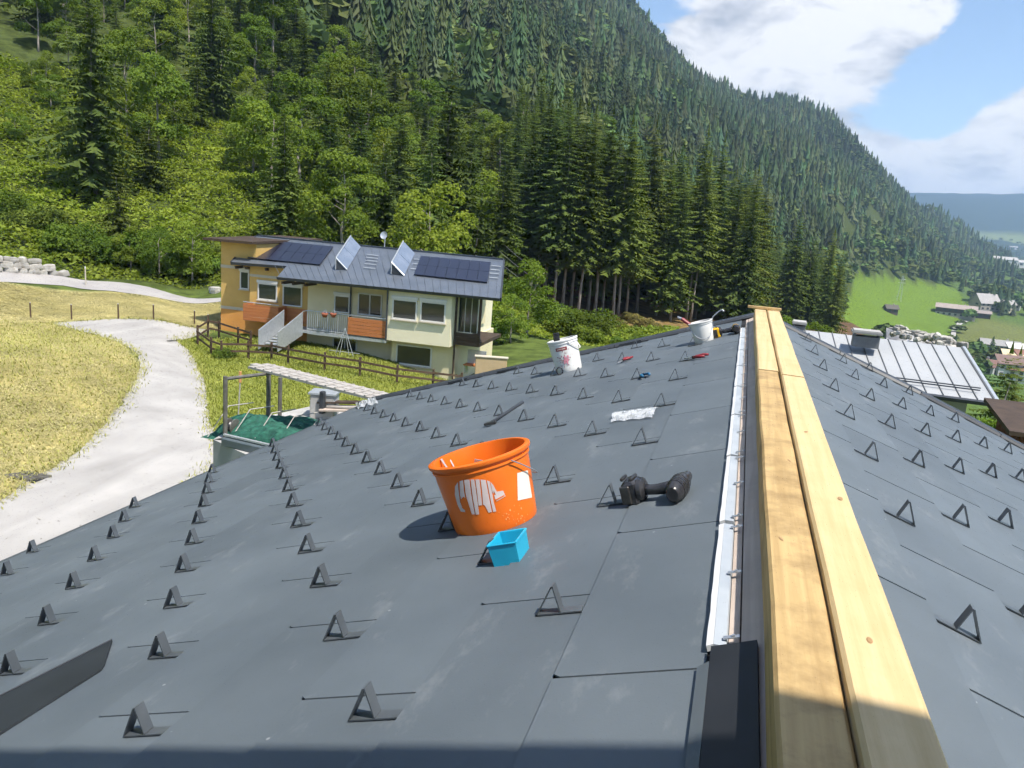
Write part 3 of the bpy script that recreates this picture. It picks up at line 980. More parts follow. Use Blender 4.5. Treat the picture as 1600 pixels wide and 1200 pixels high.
# ------------------------------------------------------------------ neighbouring house with solar roof
HTH = radians(2.2)
HU = np.array([cos(HTH), sin(HTH), 0]); HV = np.array([-sin(HTH), cos(HTH), 0])      # along the facade, away from us
_d = ray(555, 565); HP0 = CAM + _d * (H / -_d[2])


def hw(u, v, w):
    return HP0 + HU * u + HV * v + np.array([0, 0, w])


def hz(zx, zy):                       # place in the photograph from the enlarged detail view
    return 300 + zx * .325, 340 + zy * .325


def hit(zx, zy, v=0.0):
    """(u, w) on the vertical plane v of the house"""
    d = ray(*hz(zx, zy)); n = -HV
    P = CAM + d * (((HP0 + HV * v - CAM) @ n) / (d @ n)) - HP0
    return float(P @ HU), float(P[2])


M_ORW = mat('ochre_render', (.62, .39, .115), (.68, .44, .14), rough=.9, scale=1.2, bump=.1)
M_ORL = mat('orange_render', (.68, .30, .07), (.74, .34, .085), rough=.9, scale=1.2, bump=.1)
M_CREAM = mat('cream_render', (.76, .66, .41), (.82, .72, .46), rough=.9, scale=1.1, bump=.1)
M_BAY = mat('pale_cream_render', (.84, .77, .54), (.88, .81, .58), rough=.9, scale=1.1, bump=.08)
M_BAND = mat('pale_band_render', (.56, .50, .40), rough=.9)
M_BALC = mat('orange_brown_boards', (.46, .15, .045), (.55, .20, .065), rough=.6, scale=2.0, stretch=(.6, 1, 14))
M_FRAME = mat('white_window_frame', (.72, .71, .67), rough=.5)
M_HROOF = mat('blue_grey_roof_sheet', (.125, .145, .175), (.155, .175, .205), rough=.38, scale=1.2, metal=.25)
M_HTRIM = mat('dark_grey_trim', (.045, .05, .058), rough=.5)
M_BROWN = mat('dark_brown_wood', (.045, .028, .018), (.075, .048, .03), rough=.7, scale=3, stretch=(1, 1, 9))
M_STEEL = mat('galvanised_railing', (.50, .53, .55), (.60, .62, .64), rough=.4, metal=.5, scale=8)
M_WOODF = mat('fence_brown_wood', (.07, .04, .024), (.12, .075, .045), rough=.8, scale=4, stretch=(1, 1, 6))


def glass_mat():
    m, nt, P, N, L = new_mat('dark_window_glass')
    P.inputs['Base Color'].default_value = (.035, .042, .04, 1); P.inputs['Roughness'].default_value = .07; P.inputs['Specular IOR Level'].default_value = .8
    return m


M_GLASS = glass_mat()


def pv_mat():
    m, nt, P, N, L = new_mat('solar_cell_glass')
    P.inputs['Base Color'].default_value = (.018, .020, .038, 1); P.inputs['Roughness'].default_value = .28; P.inputs['Specular IOR Level'].default_value = .6
    geo = N('ShaderNodeNewGeometry'); n = N('ShaderNodeTexNoise'); n.inputs['Scale'].default_value = 6; L(geo.outputs['Position'], n.inputs['Vector'])
    r = N('ShaderNodeValToRGB'); r.color_ramp.elements[0].color = (.014, .016, .032, 1); r.color_ramp.elements[1].color = (.028, .03, .05, 1)
    L(n.outputs['Fac'], r.inputs[0]); L(r.outputs[0], P.inputs['Base Color'])
    return m


M_PV = pv_mat()
sol = thing('house', hw(0, 2, -.3), 'ochre and cream house with solar panels and collectors on its blue grey roof', 'house')


def hbox(name, u0, u1, v0, v1, w0, w1, mt, parent=None, **kw):
    mb = MB(); mb.hexa([hw(u0, v0, w0), hw(u1, v0, w0), hw(u1, v1, w0), hw(u0, v1, w0), hw(u0, v0, w1), hw(u1, v0, w1), hw(u1, v1, w1), hw(u0, v1, w1)])
    return mb.build(name, mt, parent or sol, **kw)


def window(u0, u1, w0, w1, v, split=0, box=True, sill=True):
    """window standing on wall plane v: frame, panes, roller shutter box, sill"""
    f = .07; mb = MB()
    def fr(a, b, c, d):
        mb.hexa([hw(a, v - .05, c), hw(b, v - .05, c), hw(b, v + .02, c), hw(a, v + .02, c), hw(a, v - .05, d), hw(b, v - .05, d), hw(b, v + .02, d), hw(a, v + .02, d)])
    fr(u0, u0 + f, w0, w1); fr(u1 - f, u1, w0, w1); fr(u0 + f, u1 - f, w0, w0 + f); fr(u0 + f, u1 - f, w1 - f, w1)
    for k in range(split):
        c = u0 + (u1 - u0) * (k + 1) / (split + 1); fr(c - .03, c + .03, w0 + f, w1 - f)
    w = mb.build('window', M_FRAME, sol)
    mb = MB(); mb.hexa([hw(u0 + f, v - .015, w0 + f), hw(u1 - f, v - .015, w0 + f), hw(u1 - f, v + .01, w0 + f), hw(u0 + f, v + .01, w0 + f),
                        hw(u0 + f, v - .015, w1 - f), hw(u1 - f, v - .015, w1 - f), hw(u1 - f, v + .01, w1 - f), hw(u0 + f, v + .01, w1 - f)])
    mb.build('pane', M_GLASS, w)
    if box:
        mb = MB(); mb.hexa([hw(u0 - .04, v - .09, w1 + .005), hw(u1 + .04, v - .09, w1 + .005), hw(u1 + .04, v + .02, w1 + .005), hw(u0 - .04, v + .02, w1 + .005),
                            hw(u0 - .04, v - .09, w1 + .16), hw(u1 + .04, v - .09, w1 + .16), hw(u1 + .04, v + .02, w1 + .16), hw(u0 - .04, v + .02, w1 + .16)])
        mb.build('shutter_box', M_FRAME, w)
    if sill:
        mb = MB(); mb.hexa([hw(u0 - .05, v - .12, w0 - .06), hw(u1 + .05, v - .12, w0 - .06), hw(u1 + .05, v + .02, w0 - .06), hw(u0 - .05, v + .02, w0 - .06),
                            hw(u0 - .05, v - .12, w0 - .005), hw(u1 + .05, v - .12, w0 - .005), hw(u1 + .05, v + .02, w0 - .005), hw(u0 - .05, v + .02, w0 - .005)])
        mb.build('sill', M_BAND, w)
    return w


def pxwin(a, b, v, **kw):
    u0, w1 = hit(*a, v); u1, w0 = hit(*b, v)
    return window(u0, u1, w0, w1, v, **kw)


VW = 1.3                              # recessed main wall
# roof plane: eave line at v = -.55, rising away at 16.5 degrees
_uL, _wL = hit(410, 285, -.3); _uR, _wR = hit(1480, 388, -.3)
RPITCH = radians(16.5); WE = (_wL + _wR) / 2


def RP(zx, zy, h=0.0):
    """point of the roof plane, h above it"""
    n = -HV * sin(RPITCH) + np.array([0, 0, cos(RPITCH)])
    O = HP0 + HV * -.3 + np.array([0, 0, WE]) + n * h
    d = ray(*hz(zx, zy)); return CAM + d * (((O - CAM) @ n) / (d @ n))


RN = -HV * sin(RPITCH) + np.array([0, 0, cos(RPITCH)])


def build_solar_house():
    VO = float((RP(190, 213) - HP0) @ HV) + .7          # the ochre part stands farther back
    VP = min(VO - .3, float((RP(455, 232) - HP0) @ HV) + .5)
    print('VO', VO, VP, float((RP(410, 285) - HP0) @ HV), float((RP(310, 90) - HP0) @ HV), WE)
    ul, _ = hit(140, 300, VO); uo, _ = hit(278, 300, VP); uc, _ = hit(556, 400, VW); ub0, wb0 = hit(936, 590, 0); ub1, wb1 = hit(1237, 622, 0)
    wtop = WE + .15; uend = hit(1262, 700, .7)[0]
    base = -2.2
    # main volumes
    hbox('wall', ul, uo + .2, VO, 9, base, hit(140, 112, VO)[1], M_ORW)
    hbox('wall', uo, uc - .003, VP, VO + .5, hit(300, 430, VP)[1], WE + (VP + .3) * tan(RPITCH) - .19, M_ORW)
    hbox('lower_wall', uo + .004, uc - .003, VP + .004, 7.9, base, hit(300, 430, VP)[1] - .004, M_ORL)
    hbox('lower_wall', ul - .012, uo + .1, VO - .012, 7.8, base, hit(150, 425, VO)[1], M_ORL)
    hbox('wall', uc, ub0, VW, 8, base, WE + .35, M_CREAM)
    hbox('wall', ub0 + .002, uend, .7, 7.95, base, wb0 + .1, M_CREAM)
    hbox('bay', ub0, ub1, 0, 7.7, (wb0 + wb1) / 2, WE + .02, M_BAY)
    # pale bands on the ochre part
    for (zy) in (225, 422):
        w = hit(140, zy, VO)[1]; hbox('band', ul - .02, uo - .002, VO - .02, VO + .3, w - .16, w, M_BAND)
    w = hit(300, 272, VP)[1]; hbox('band', uo - .02, uc - .01, VP - .02, VP + .3, w - .14, w, M_BAND)
    # windows
    pxwin((232, 255), (276, 347), VO); pxwin((318, 312), (410, 403), VP); pxwin((438, 325), (530, 432), VP, sill=False)
    pxwin((686, 370), (758, 462), VW, sill=False); pxwin((800, 360), (912, 478), VW, split=1, box=False, sill=False)
    pxwin((966, 388), (1080, 498), 0); pxwin((1101, 400), (1217, 510), 0)
    pxwin((678, 572), (792, 690), VW, split=1, box=False, sill=False); pxwin((985, 605), (1150, 722), .7, box=False); pxwin((352, 520), (398, 605), VP, box=False, sill=False)
    # downpipe and glass wind screens on the balcony edge
    u = hit(940, 400, -.1)[0]
    mb = MB(); mb.tube([hw(u, -.12, wb0 + .0), hw(u, -.12, WE)], .045, 8); mb.build('downpipe', M_HTRIM, sol)
    u = hit(762, 400, VW - .1)[0]; mb = MB(); mb.tube([hw(u, VW - .1, 1.4), hw(u, VW - .1, WE + .3)], .045, 8); mb.build('downpipe', M_HTRIM, sol)
    u = uend - .03; mb = MB(); mb.tube([hw(u, .6, base), hw(u, .6, WE)], .05, 8); mb.build('downpipe', M_BROWN, sol)
    # balcony slab, orange panel, railing
    uA = hit(552, 500, 0)[0]; uB, _ = hit(750, 475, 0); uC, _ = hit(937, 480, 0)
    wf = hit(555, 545, 0)[1]; wr_ = hit(555, 447, 0)[1]
    hbox('balcony_floor', uA, uC - .004, .03, VW + .02, wf - .16, wf, M_STEEL)
    wt = hit(750, 478, 0)[1]; wb = hit(937, 582, 0)[1]
    nb = 5
    pan = hbox('balcony_panel', uB, uC - .01, .0, .05, wb, wb + (wt - wb) / nb - .012, M_BALC)
    for k in range(1, nb):
        hbox('board', uB, uC - .01, .0, .05, wb + (wt - wb) * k / nb, wb + (wt - wb) * (k + 1) / nb - .012, M_BALC, pan)
    mb = MB(); mb.tube([hw(uA, .05, wr_), hw(uC, .05, wr_)], .03, 8)
    rail = mb.build('railing', M_STEEL, sol)
    mb = MB(); mb.tube([hw(uA, .05, wf + .1), hw(uB, .05, wf + .1)], .02, 6); mb.build('bottom_rail', M_STEEL, rail)
    n = 20
    for k in range(n + 1):
        u = uA + (uB - uA) * k / n; mb = MB(); mb.tube([hw(u, .05, wf), hw(u, .05, wr_)], .022 if k % 5 == 0 else .011, 5); mb.build('baluster', M_STEEL, rail)
    # ochre side balcony boards
    VB = VP - .95
    a0, wa = hit(245, 412, VB); a1, _ = hit(415, 430, VB); _, wz = hit(250, 492, VB); e1 = hit(552, 440, VP - .06)[0]
    sb = hbox('balcony_panel', a0, a1, VB, VB + .05, wz, wz + (wa - wz) / 4 - .012, M_BALC)
    for k in range(1, 4): hbox('board', a0, a1, VB, VB + .05, wz + (wa - wz) * k / 4, wz + (wa - wz) * (k + 1) / 4 - .012, M_BALC, sb)
    hbox('board', a0, a0 + .05, VB + .052, VP, wz, wa - .012, M_BALC, sb)
    hbox('board', a1 - .05, a1 - .002, VB + .052, VP - .07, wz, wa - .012, M_BALC, sb)
    hbox('board', a1 + .0, e1, VP - .07, VP - .02, wz + .04, wa - .1, M_BALC, sb)
    hbox('balcony_floor', a0 + .051, a1 - .052, VB + .06, VP, wz - .02, wz + .12, M_BAND)
    mb = MB(); mb.tube([hw(a0, VB + .03, wa + .09), hw(a1, VB + .03, wa + .09)], .025, 6); mb.build('handrail', M_STEEL, sol)
    # outside stair
    top = hw(*[0, 0, 0]) * 0
    us0, ws0 = hit(430, 540, -.3); us1 = hit(505, 540, -.3)[0]; wb_ = hit(400, 628, -1.9)[1]
    st = MB(); nst = 7
    stair = None
    for k in range(nst):
        w = wf - (k + 1) * (wf - wb_) / (nst + .5); v = .0 - .26 * (k + 1)
        ua = us0 - .04 * k; mb = MB(); mb.hexa([hw(ua, v - .03, w - .05), hw(ua + 1.0, v - .03, w - .05), hw(ua + 1.0, v + .26, w - .05), hw(ua, v + .26, w - .05), hw(ua, v - .03, w), hw(ua + 1.0, v - .03, w), hw(ua + 1.0, v + .26, w), hw(ua, v + .26, w)])
        if stair is None: stair = mb.build('stair', M_STEEL, sol)
        else: mb.build('tread', M_STEEL, stair)
    for du in (-.06, 1.03):
        mb = MB(); a = us0 + du; b = us0 - .04 * nst + du
        mb.prism([hw(a, 0, wf - .25), hw(b, -.26 * (nst + .6), wb_ - .15), hw(b, -.26 * (nst + .6), wb_ + .85), hw(a, 0, wf + .98)], HU * .04)
        o = mb.build('stair_side', M_STEEL, stair); fix_normals(o.data)
    hbox('landing', us0 - .1, uA + .05, .0, VW, wf - .12, wf - .003, M_STEEL)
    mb = MB(); mb.tube([hw(us0 + 1.05, 0, wf + 1.0), hw(uA, .05, wr_)], .025, 6); mb.build('handrail', M_STEEL, sol)
    # veranda at the right end: dark glass, wooden parapet
    uv1 = hit(1390, 560, .9)[0]
    g0, g1 = hit(1238, 545, .7)[1], hit(1238, 605, .7)[1]
    pr = hbox('parapet', ub1 + .02, uv1, .6, .66, g1, g1 + (g0 - g1) / 3 - .012, M_BROWN)
    for k in (1, 2): hbox('board', ub1 + .02, uv1, .6, .66, g1 + (g0 - g1) * k / 3, g1 + (g0 - g1) * (k + 1) / 3 - .012, M_BROWN, pr)
    hbox('veranda_floor', ub1 + .01, uv1 - .004, .67, 5, g1 - .02, g1 + .15, M_BROWN)
    hbox('veranda_wall', ub1 + .004, ub1 + .1, .9, 6, g0 - .1, WE, M_CREAM)
    for k in range(3):
        u0 = ub1 + .12 + k * .34
        mb = MB(); mb.hexa([hw(u0, .9, g0), hw(u0 + .32, .9, g0), hw(u0 + .32, .93, g0), hw(u0, .93, g0), hw(u0, .9, WE - .1), hw(u0 + .32, .9, WE - .1), hw(u0 + .32, .93, WE - .1), hw(u0, .93, WE - .1)])
        w = mb.build('window', M_GLASS, sol)
        mb = MB(); mb.tube([hw(u0 + .33, .91, g0), hw(u0 + .33, .91, WE)], .025, 5); mb.build('mullion', M_FRAME, w)
    hbox('veranda_post', uv1 - .12, uv1 - .01, .67, .8, g1 + .16, WE + .1, M_BROWN)
    # ---- roof
    top = [RP(190, 213), RP(455, 232), RP(410, 285), RP(1480, 388), RP(1497, 205), RP(310, 90)]
    mb = MB(); mb.prism([q - RN * .16 for q in top], RN * .16); roof = mb.build('roof', M_HROOF, sol); fix_normals(roof.data)
    # standing seams
    for k in range(30):
        t = (k + .5) / 30
        a = np.array(top[2]) * (1 - t) + np.array(top[3]) * t; b = np.array(top[5]) * (1 - t) + np.array(top[4]) * t
        mb = MB(); q = b - a; mb.prism([a + RN * .001 - HU * .012, a + RN * .001 + HU * .012, a + RN * .028 + HU * .008, a + RN * .028 - HU * .008], q * .985); o = mb.build('roof_seam', M_HROOF, roof); fix_normals(o.data)
    # fascia, gutter, ridge flashing, rafters
    def bar(name, a, b, h0, h1, wd, mt, out):
        mb = MB(); out = np.array(out); mb.prism([a + RN * h0, a + RN * h0 + out * wd, a + RN * h1 + out * wd, a + RN * h1], np.array(b) - np.array(a)); o = mb.build(name, mt, roof); fix_normals(o.data)
    bar('gutter', top[2], top[3], -.14, -.0, .09, M_HTRIM, -HV)
    bar('gutter', top[0], top[1], -.14, -.0, .12, M_HTRIM, -HV)
    bar('ridge_flashing', top[5], top[4], -.1, .10, .16, M_HROOF, HV)
    bar('verge_trim', top[3], top[4], -.17, .03, .08, M_HTRIM, HU)
    bar('verge_trim', top[0], top[5], -.17, .03, .08, M_HTRIM, -HU)
    for zx in (205, 255, 350, 430, 480, 540):
        a = RP(zx, 215 + (zx - 190) * .07 if zx < 420 else 288 + (zx - 410) * .09); mb = MB()
        mb.prism([a - RN * .2 - HU * .05, a - RN * .2 + HU * .05, a - RN * .35 + HU * .05, a - RN * .35 - HU * .05], HV * 1.2); o = mb.build('rafter', M_BROWN, roof); fix_normals(o.data)
    # solar arrays, module by module
    def array(name, c, nu, nv, label=None):
        c = [np.array(RP(*q, .10)) for q in c]
        root = None
        for i in range(nu):
            for j in range(nv):
                def bl(s, t): return (c[0] * (1 - s) + c[1] * s) * (1 - t) + (c[3] * (1 - s) + c[2] * s) * t
                e = .0022; s0, s1, t0, t1 = i / nu + e, (i + 1) / nu - e, j / nv + e * 2, (j + 1) / nv - e * 2
                mb = MB(); mb.prism([bl(s0, t0) - RN * .04, bl(s1, t0) - RN * .04, bl(s1, t1) - RN * .04, bl(s0, t1) - RN * .04], RN * .04)
                if root is None: root = mb.build('solar_array', M_PV, sol); o = root
                else: o = mb.build('solar_module', M_PV, root)
                fix_normals(o.data)
        return root
    array('a', [(345, 105), (680, 138), (615, 225), (265, 192)], 7, 2)
    array('b', [(1100, 183), (1438, 213), (1420, 310), (1066, 272)], 7, 2)
    # two tilted collector racks
    M_COL = mat('collector_glass', (.15, .19, .26), (.19, .23, .30), rough=.5, scale=2, spec=.35)
    for (A, B, C) in (((745, 250), (812, 140), (690, 250)), ((1020, 278), (1072, 172), (957, 272))):
        a, b, c = np.array(RP(*A, .04)), np.array(RP(*B, .04)), np.array(RP(*C, .04))
        d = c + (b - a)
        hgt = np.array([0, 0, .62]); c2, d2 = c + hgt, d + hgt
        side = np.cross(b - a, c2 - a); side /= np.linalg.norm(side)
        if side[2] < 0: side = -side
        mid0, mid1 = (a + c2) / 2, (b + d2) / 2
        f0 = .497
        m1 = a + (b - a) * f0; m2 = c2 + (d2 - c2) * f0; m3 = a + (b - a) * (1 - f0); m4 = c2 + (d2 - c2) * (1 - f0)
        mb = MB(); mb.prism([a, m1, m2, c2], side * -.07); rk = mb.build('collector', M_COL, sol); fix_normals(rk.data)
        mb = MB(); mb.prism([m3, b, d2, m4], side * -.07); o = mb.build('collector_pane', M_COL, rk); fix_normals(o.data)
        mb = MB(); mb.prism([a + HV * .02, c + HV * .02, c2 - hgt * .06 + HV * .02], HV * .03); o = mb.build('rack_side', M_HTRIM, rk); fix_normals(o.data)
        mb = MB(); mb.tube([c2, d2], .04, 6); mb.build('frame_edge', M_STEEL, rk)
        mb = MB(); mb.tube([c, c2], .03, 6); mb.tube([a, c2], .03, 6); mb.build('rack_leg', M_STEEL, rk)
    # snow fence ladders on the roof
    for (q0, q1) in (((1440, 232), (1483, 236)), ((1436, 250), (1479, 254)), ((1432, 268), (1475, 272)), ((1428, 288), (1471, 292)), ((842, 178), (895, 184)), ((838, 192), (893, 198)), ((834, 206), (890, 212)), ((830, 222), (886, 228)), ((824, 240), (880, 246)), ((1068, 200), (1092, 202)), ((1060, 222), (1085, 224)), ((1052, 246), (1078, 248))):
        mb = MB(); mb.tube([RP(*q0, .07), RP(*q1, .07)], .03, 5); mb.build('snow_rail', M_STEEL, roof)
    # darker flat roof over the ochre part, at the left
    wt_ = hit(140, 112, VO)[1]; p = [hw(ul - .75, VO - .6, wt_ + .002), hw(uo + .3, VO - .6, wt_ + .002), hw(uo + .3, 9.2, wt_ + .1), hw(ul - .75, 9.2, wt_ + .1)]
    mb = MB(); mb.prism(p, (0, 0, .13)); o = mb.build('flat_roof', M_BROWN, sol); fix_normals(o.data)
    # satellite dish and small chimney behind the ridge
    a = RP(905, 150, 0) + HV * .6
    mb = MB(); mb.tube([a, a + np.array([0, 0, .9])], .03, 6); ms = mb.build('mast', M_STEEL, sol)
    mb = MB(); mb.lathe([(.0001, 0), (.12, .02), (.22, .06)], 16, Matrix.Translation(Vector(a + np.array([0, -.1, .75]))) @ Matrix.Rotation(radians(75), 4, 'X')); mb.build('dish', M_STEEL, ms)
    return (ul, uo, uc, ub0, ub1, uend, wf, wr_, uA, uB)


HB = build_solar_house()
# things on and round the house
for (zx, k) in ((637, 'left'), (678, 'right')):
    u, w = hit(zx, 468, -.12)
    P = hw(u, -.1, w)
    b = thing('hanging_pot', P - np.array([0, 0, .12]), k + ' terracotta flower pot hung on the balcony railing', 'flower pot', 'pots on the railing')
    mb = MB(); mb.lathe([(.0001, -.13), (.09, -.12), (.15, .0), (.17, .1), (.15, .1), (.1, .02)], 12, Matrix.Translation(Vector(P))); mb.build('pot', mat('terracotta_' + k, (.35, .11, .06), rough=.8), b, smooth=True)
    mb = MB(); mb.tube([P + np.array([-.1, 0, .1]), P + np.array([0, .1, .3]), P + np.array([.1, 0, .1])], .012, 5); mb.build('hanger', M_STEEL, b)


def fence(name, bases, hgt, label, rails=(.45, .8), post=.09, rail=.1, mt=M_WOODF):
    t = thing(name, bases[0], label, 'fence')
    for q in bases:
        mb = MB(); mb.box((q[0], q[1], q[2] + hgt / 2 - .1), (post, post, hgt + .2), None, .01); mb.build('post', mt, t)
    for a, b in zip(bases[:-1], bases[1:]):
        for r in rails:
            d = np.array(b) - np.array(a); L = math.hypot(d[0], d[1]); ang = math.atan2(d[1], d[0])
            n = np.array([-d[1], d[0], 0]) / L * (post / 2 + .016)
            M = Matrix.Rotation(ang, 3, 'Z') @ Matrix.Rotation(-math.atan2(d[2], L), 3, 'Y')
            mb = MB(); mb.box((np.array(a) + np.array(b)) / 2 - n + np.array([0, 0, hgt * r + random.gauss(0, .012)]), (L + .02, .03, rail), M); mb.build('rail', mt, t)
    return t


FB = [ground(*q) for q in [(309, 540), (330, 556), (346, 562), (388, 562), (424, 564), (450, 570), (507, 581), (562, 589), (620, 601), (676, 607), (720, 612)]]
fence('wooden_fence', FB, .95, 'dark brown rail fence along the lawn before the cream house')
fence('garden_rail', [ground(*q) for q in [(309, 538), (325, 527), (342, 530), (372, 540), (392, 546)]], 1.0, 'low brown rail at the corner of the ochre house', (.5, .9))
# posts of the field fence
for i, (x, y) in enumerate([(48, 497), (112, 500), (185, 499), (240, 500), (304, 508), (325, 514)]):
    q = ground(x, y)
    o = thing('fence_post', q, ['leftmost', 'second', 'third', 'fourth', 'fifth', 'sixth'][i] + ' short post of the field edge behind the driveway, counted from the left', 'post', 'field posts')
    mb = MB(); mb.tube([q - np.array([0, 0, .2]), q + np.array([0, 0, .8])], .04, 7); mb.build('stake', M_WOODF, o)
    mb = MB(); mb.tube([q + np.array([0, 0, .78]), q + np.array([0, 0, .84])], .03, 6); mb.build('insulator', M_FRAME, o)
q = ground(134, 446); o = thing('road_marker', q, 'slim pale marker stake at the edge of the upper road', 'stake')
mb = MB(); mb.tube([q, q + np.array([0, 0, 1.1])], .04, 6); mb.build('stake', M_BAND, o)
mb = MB(); mb.tube([q + np.array([0, 0, 1.1]), q + np.array([0, 0, 1.22])], .045, 6); mb.build('reflector', M_WHITE, o)

# laundry drier / clothes frame at the lower door, garden things by the veranda
u, w = hit(735, 690, -.4); P = hw(u, -.5, w)
o = thing('drying_frame', P, 'folded metal drying frame before the lower glass door', 'frame')
mb = MB()
ft = P + np.array([0, 0, 1.75])
for dx in (-.55, -.25, .25, .55): mb.tube([P + np.array([dx, .15 * (1 if dx > 0 else -1), 0]), ft], .018, 5)
mb.build('leg', M_STEEL, o); mb = MB()
for h in (.25, .5): mb.tube([P + np.array([-.85, -.05, h]), P + np.array([.85, .05, h])], .014, 5)
mb.build('bar', M_STEEL, o)
u, w = hit(1370, 740, 1.6); P = hw(u, 1.4, w)
o = thing('garden_bench', P, 'grey bench with orange seat boards beside the veranda', 'bench')
mb = MB(); mb.box(P + np.array([0, 0, .75]), (1.0, .08, .8)); mb.build('backrest', M_STEEL, o)
mb = MB(); mb.box(P + np.array([0, -.3, .42]), (1.05, .55, .06)); mb.build('seat', M_BALC, o)
for dx in (-.45, .45):
    mb = MB(); mb.box(P + np.array([dx, -.3, .19]), (.06, .5, .40)); mb.build('leg', M_STEEL, o)
u, w = hit(1440, 720, 1.0); P = hw(u, .5, w - .7)
o = thing('low_wall', P, 'pale tan low garden wall right of the veranda', 'wall')
mb = MB(); mb.box(P + np.array([.1, 0, .55]), (1.6, .3, 1.5), Matrix.Rotation(.3, 3, 'Z'), .03); mb.build('wall_body', mat('tan_plaster', (.50, .36, .20), (.56, .41, .24), rough=.9, scale=2), o)
mb = MB(); mb.box(P + np.array([.1, 0, 1.335]), (1.7, .38, .06), Matrix.Rotation(.3, 3, 'Z'), .01); mb.build('coping', M_BAND, o)
# ------------------------------------------------------------------ tools and buckets on the roof
def roof_frame(P, ang=0.0):
    """frame on the left slope: x = upslope turned by ang towards +Y, z = normal"""
    ex = -E1L; ey = np.array([0, 1.0, 0])
    a = ex * cos(ang) + ey * sin(ang); b = -ex * sin(ang) + ey * cos(ang)
    return Matrix(((a[0], b[0], NL[0], P[0]), (a[1], b[1], NL[1], P[1]), (a[2], b[2], NL[2], P[2]), (0, 0, 0, 1)))


M_ORANGE = mat('orange_plastic', (.80, .150, .010), (.86, .185, .014), rough=.38, scale=5, spec=.5, rvar=.08)
M_MARK = mat('pale_print', (.62, .52, .50), (.68, .58, .55), rough=.5, scale=30)
M_LABEL = mat('white_label', (.80, .77, .66), rough=.5)
M_CYAN = mat('cyan_plastic', (.015, .36, .56), (.022, .42, .62), rough=.35, scale=10)
M_BLACK = mat('black_tool_plastic', (.022, .022, .025), (.045, .045, .048), rough=.27, scale=30, bump=.2, bscale=120)
M_BLACKM = mat('dark_tool_metal', (.05, .048, .045), (.09, .085, .08), rough=.3, metal=.6, scale=40)
M_YEL = mat('yellow_tool_plastic', (.75, .42, .01), rough=.4)
M_BUCKW = mat('white_bucket_plastic', (.74, .73, .69), (.80, .79, .75), rough=.4, scale=6)
M_RED = mat('red_plastic', (.26, .02, .028), rough=.45)
M_BLUE = mat('blue_plastic', (.02, .12, .24), rough=.45)
M_SPLASH = mat('dried_splash', (.62, .30, .12), rough=.8)
M_MORTAR = mat('dried_mortar', (.36, .34, .32), (.46, .44, .41), rough=.95, scale=20)


def bucket_shell(mb, rb, rr, h, lipr=.012, n=56):
    t = .004
    prof = [(.0001, .004), (rb - .012, .004), (rb - .003, .001), (rb, .008)]
    for k in range(1, 9): prof.append((rb + (rr - rb) * k / 9, .008 + (h * .86 - .008) * k / 9))
    prof += [(rr - .002, h * .865), (rr + .004, h * .87), (rr + .004, h * .895), (rr - .001, h * .9), (rr - .001, h * .935), (rr + lipr * .8, h * .94), (rr + lipr, h * .96), (rr + lipr, h * .99), (rr + lipr * .6, h), (rr - t, h), (rr - t * 1.4, h * .97)]
    for k in range(8, -1, -1): prof.append((rb + (rr - rb) * k / 9 - t, .014 + (h * .9 - .014) * k / 9))
    prof.append((.0001, .014))
    mb.lathe(prof, n)


B0 = on_left(776, 815)
bk = thing('orange_bucket', B0, 'big open orange plastic bucket with striped animal print', 'bucket')
BM = roof_frame(B0)
RB, RR, BH = .128 * KS, .147 * KS, .222 * KS
mb = MB(); bucket_shell(mb, RB, RR, BH)
mb.build('bucket_body', M_ORANGE, bk, smooth=True, auto=50, mw=BM)
BMI = BM.inverted()


def cone_hit(x, y, off=.0008):
    """place on the bucket's wall seen at a place of the photograph"""
    o = BMI @ Vector(CAM); d = (BMI.to_3x3() @ Vector(ray(x, y)))
    k = (RR - RB) / (BH * .86); r0 = RB + off
    A = d.x ** 2 + d.y ** 2 - (k * d.z) ** 2; Bq = o.x * d.x + o.y * d.y - k * d.z * (r0 + k * o.z); C = o.x ** 2 + o.y ** 2 - (r0 + k * o.z) ** 2
    D = Bq * Bq - A * C
    t = (-Bq - sqrt(max(D, 0))) / A
    return o + d * t


def decal(polys, mt, name, parent, s=6.667, ox=660, oy=670, off=.0008):
    mb = MB()
    for pl in polys:
        P = [np.array(q, float) for q in pl]
        c = sum(P) / len(P)
        # polygons are cut into thin triangles so that they follow the wall
        import mathutils
        tri = mathutils.geometry.tessellate_polygon([[Vector((q[0], q[1], 0)) for q in P]])
        for T in tri:
            A, B_, C = (P[i] for i in T)
            n = 5
            for i in range(n):
                for j in range(n - i):
                    def q(a, b): return A + (B_ - A) * a / n + (C - A) * b / n
                    mb.poly([cone_hit(ox + v[0] / s, oy + v[1] / s, off) for v in (q(i, j), q(i + 1, j), q(i, j + 1))])
                    if i + j < n - 1: mb.poly([cone_hit(ox + v[0] / s, oy + v[1] / s, off) for v in (q(i + 1, j), q(i + 1, j + 1), q(i, j + 1))])
    o = mb.build(name, mt, parent, mw=BM); return o


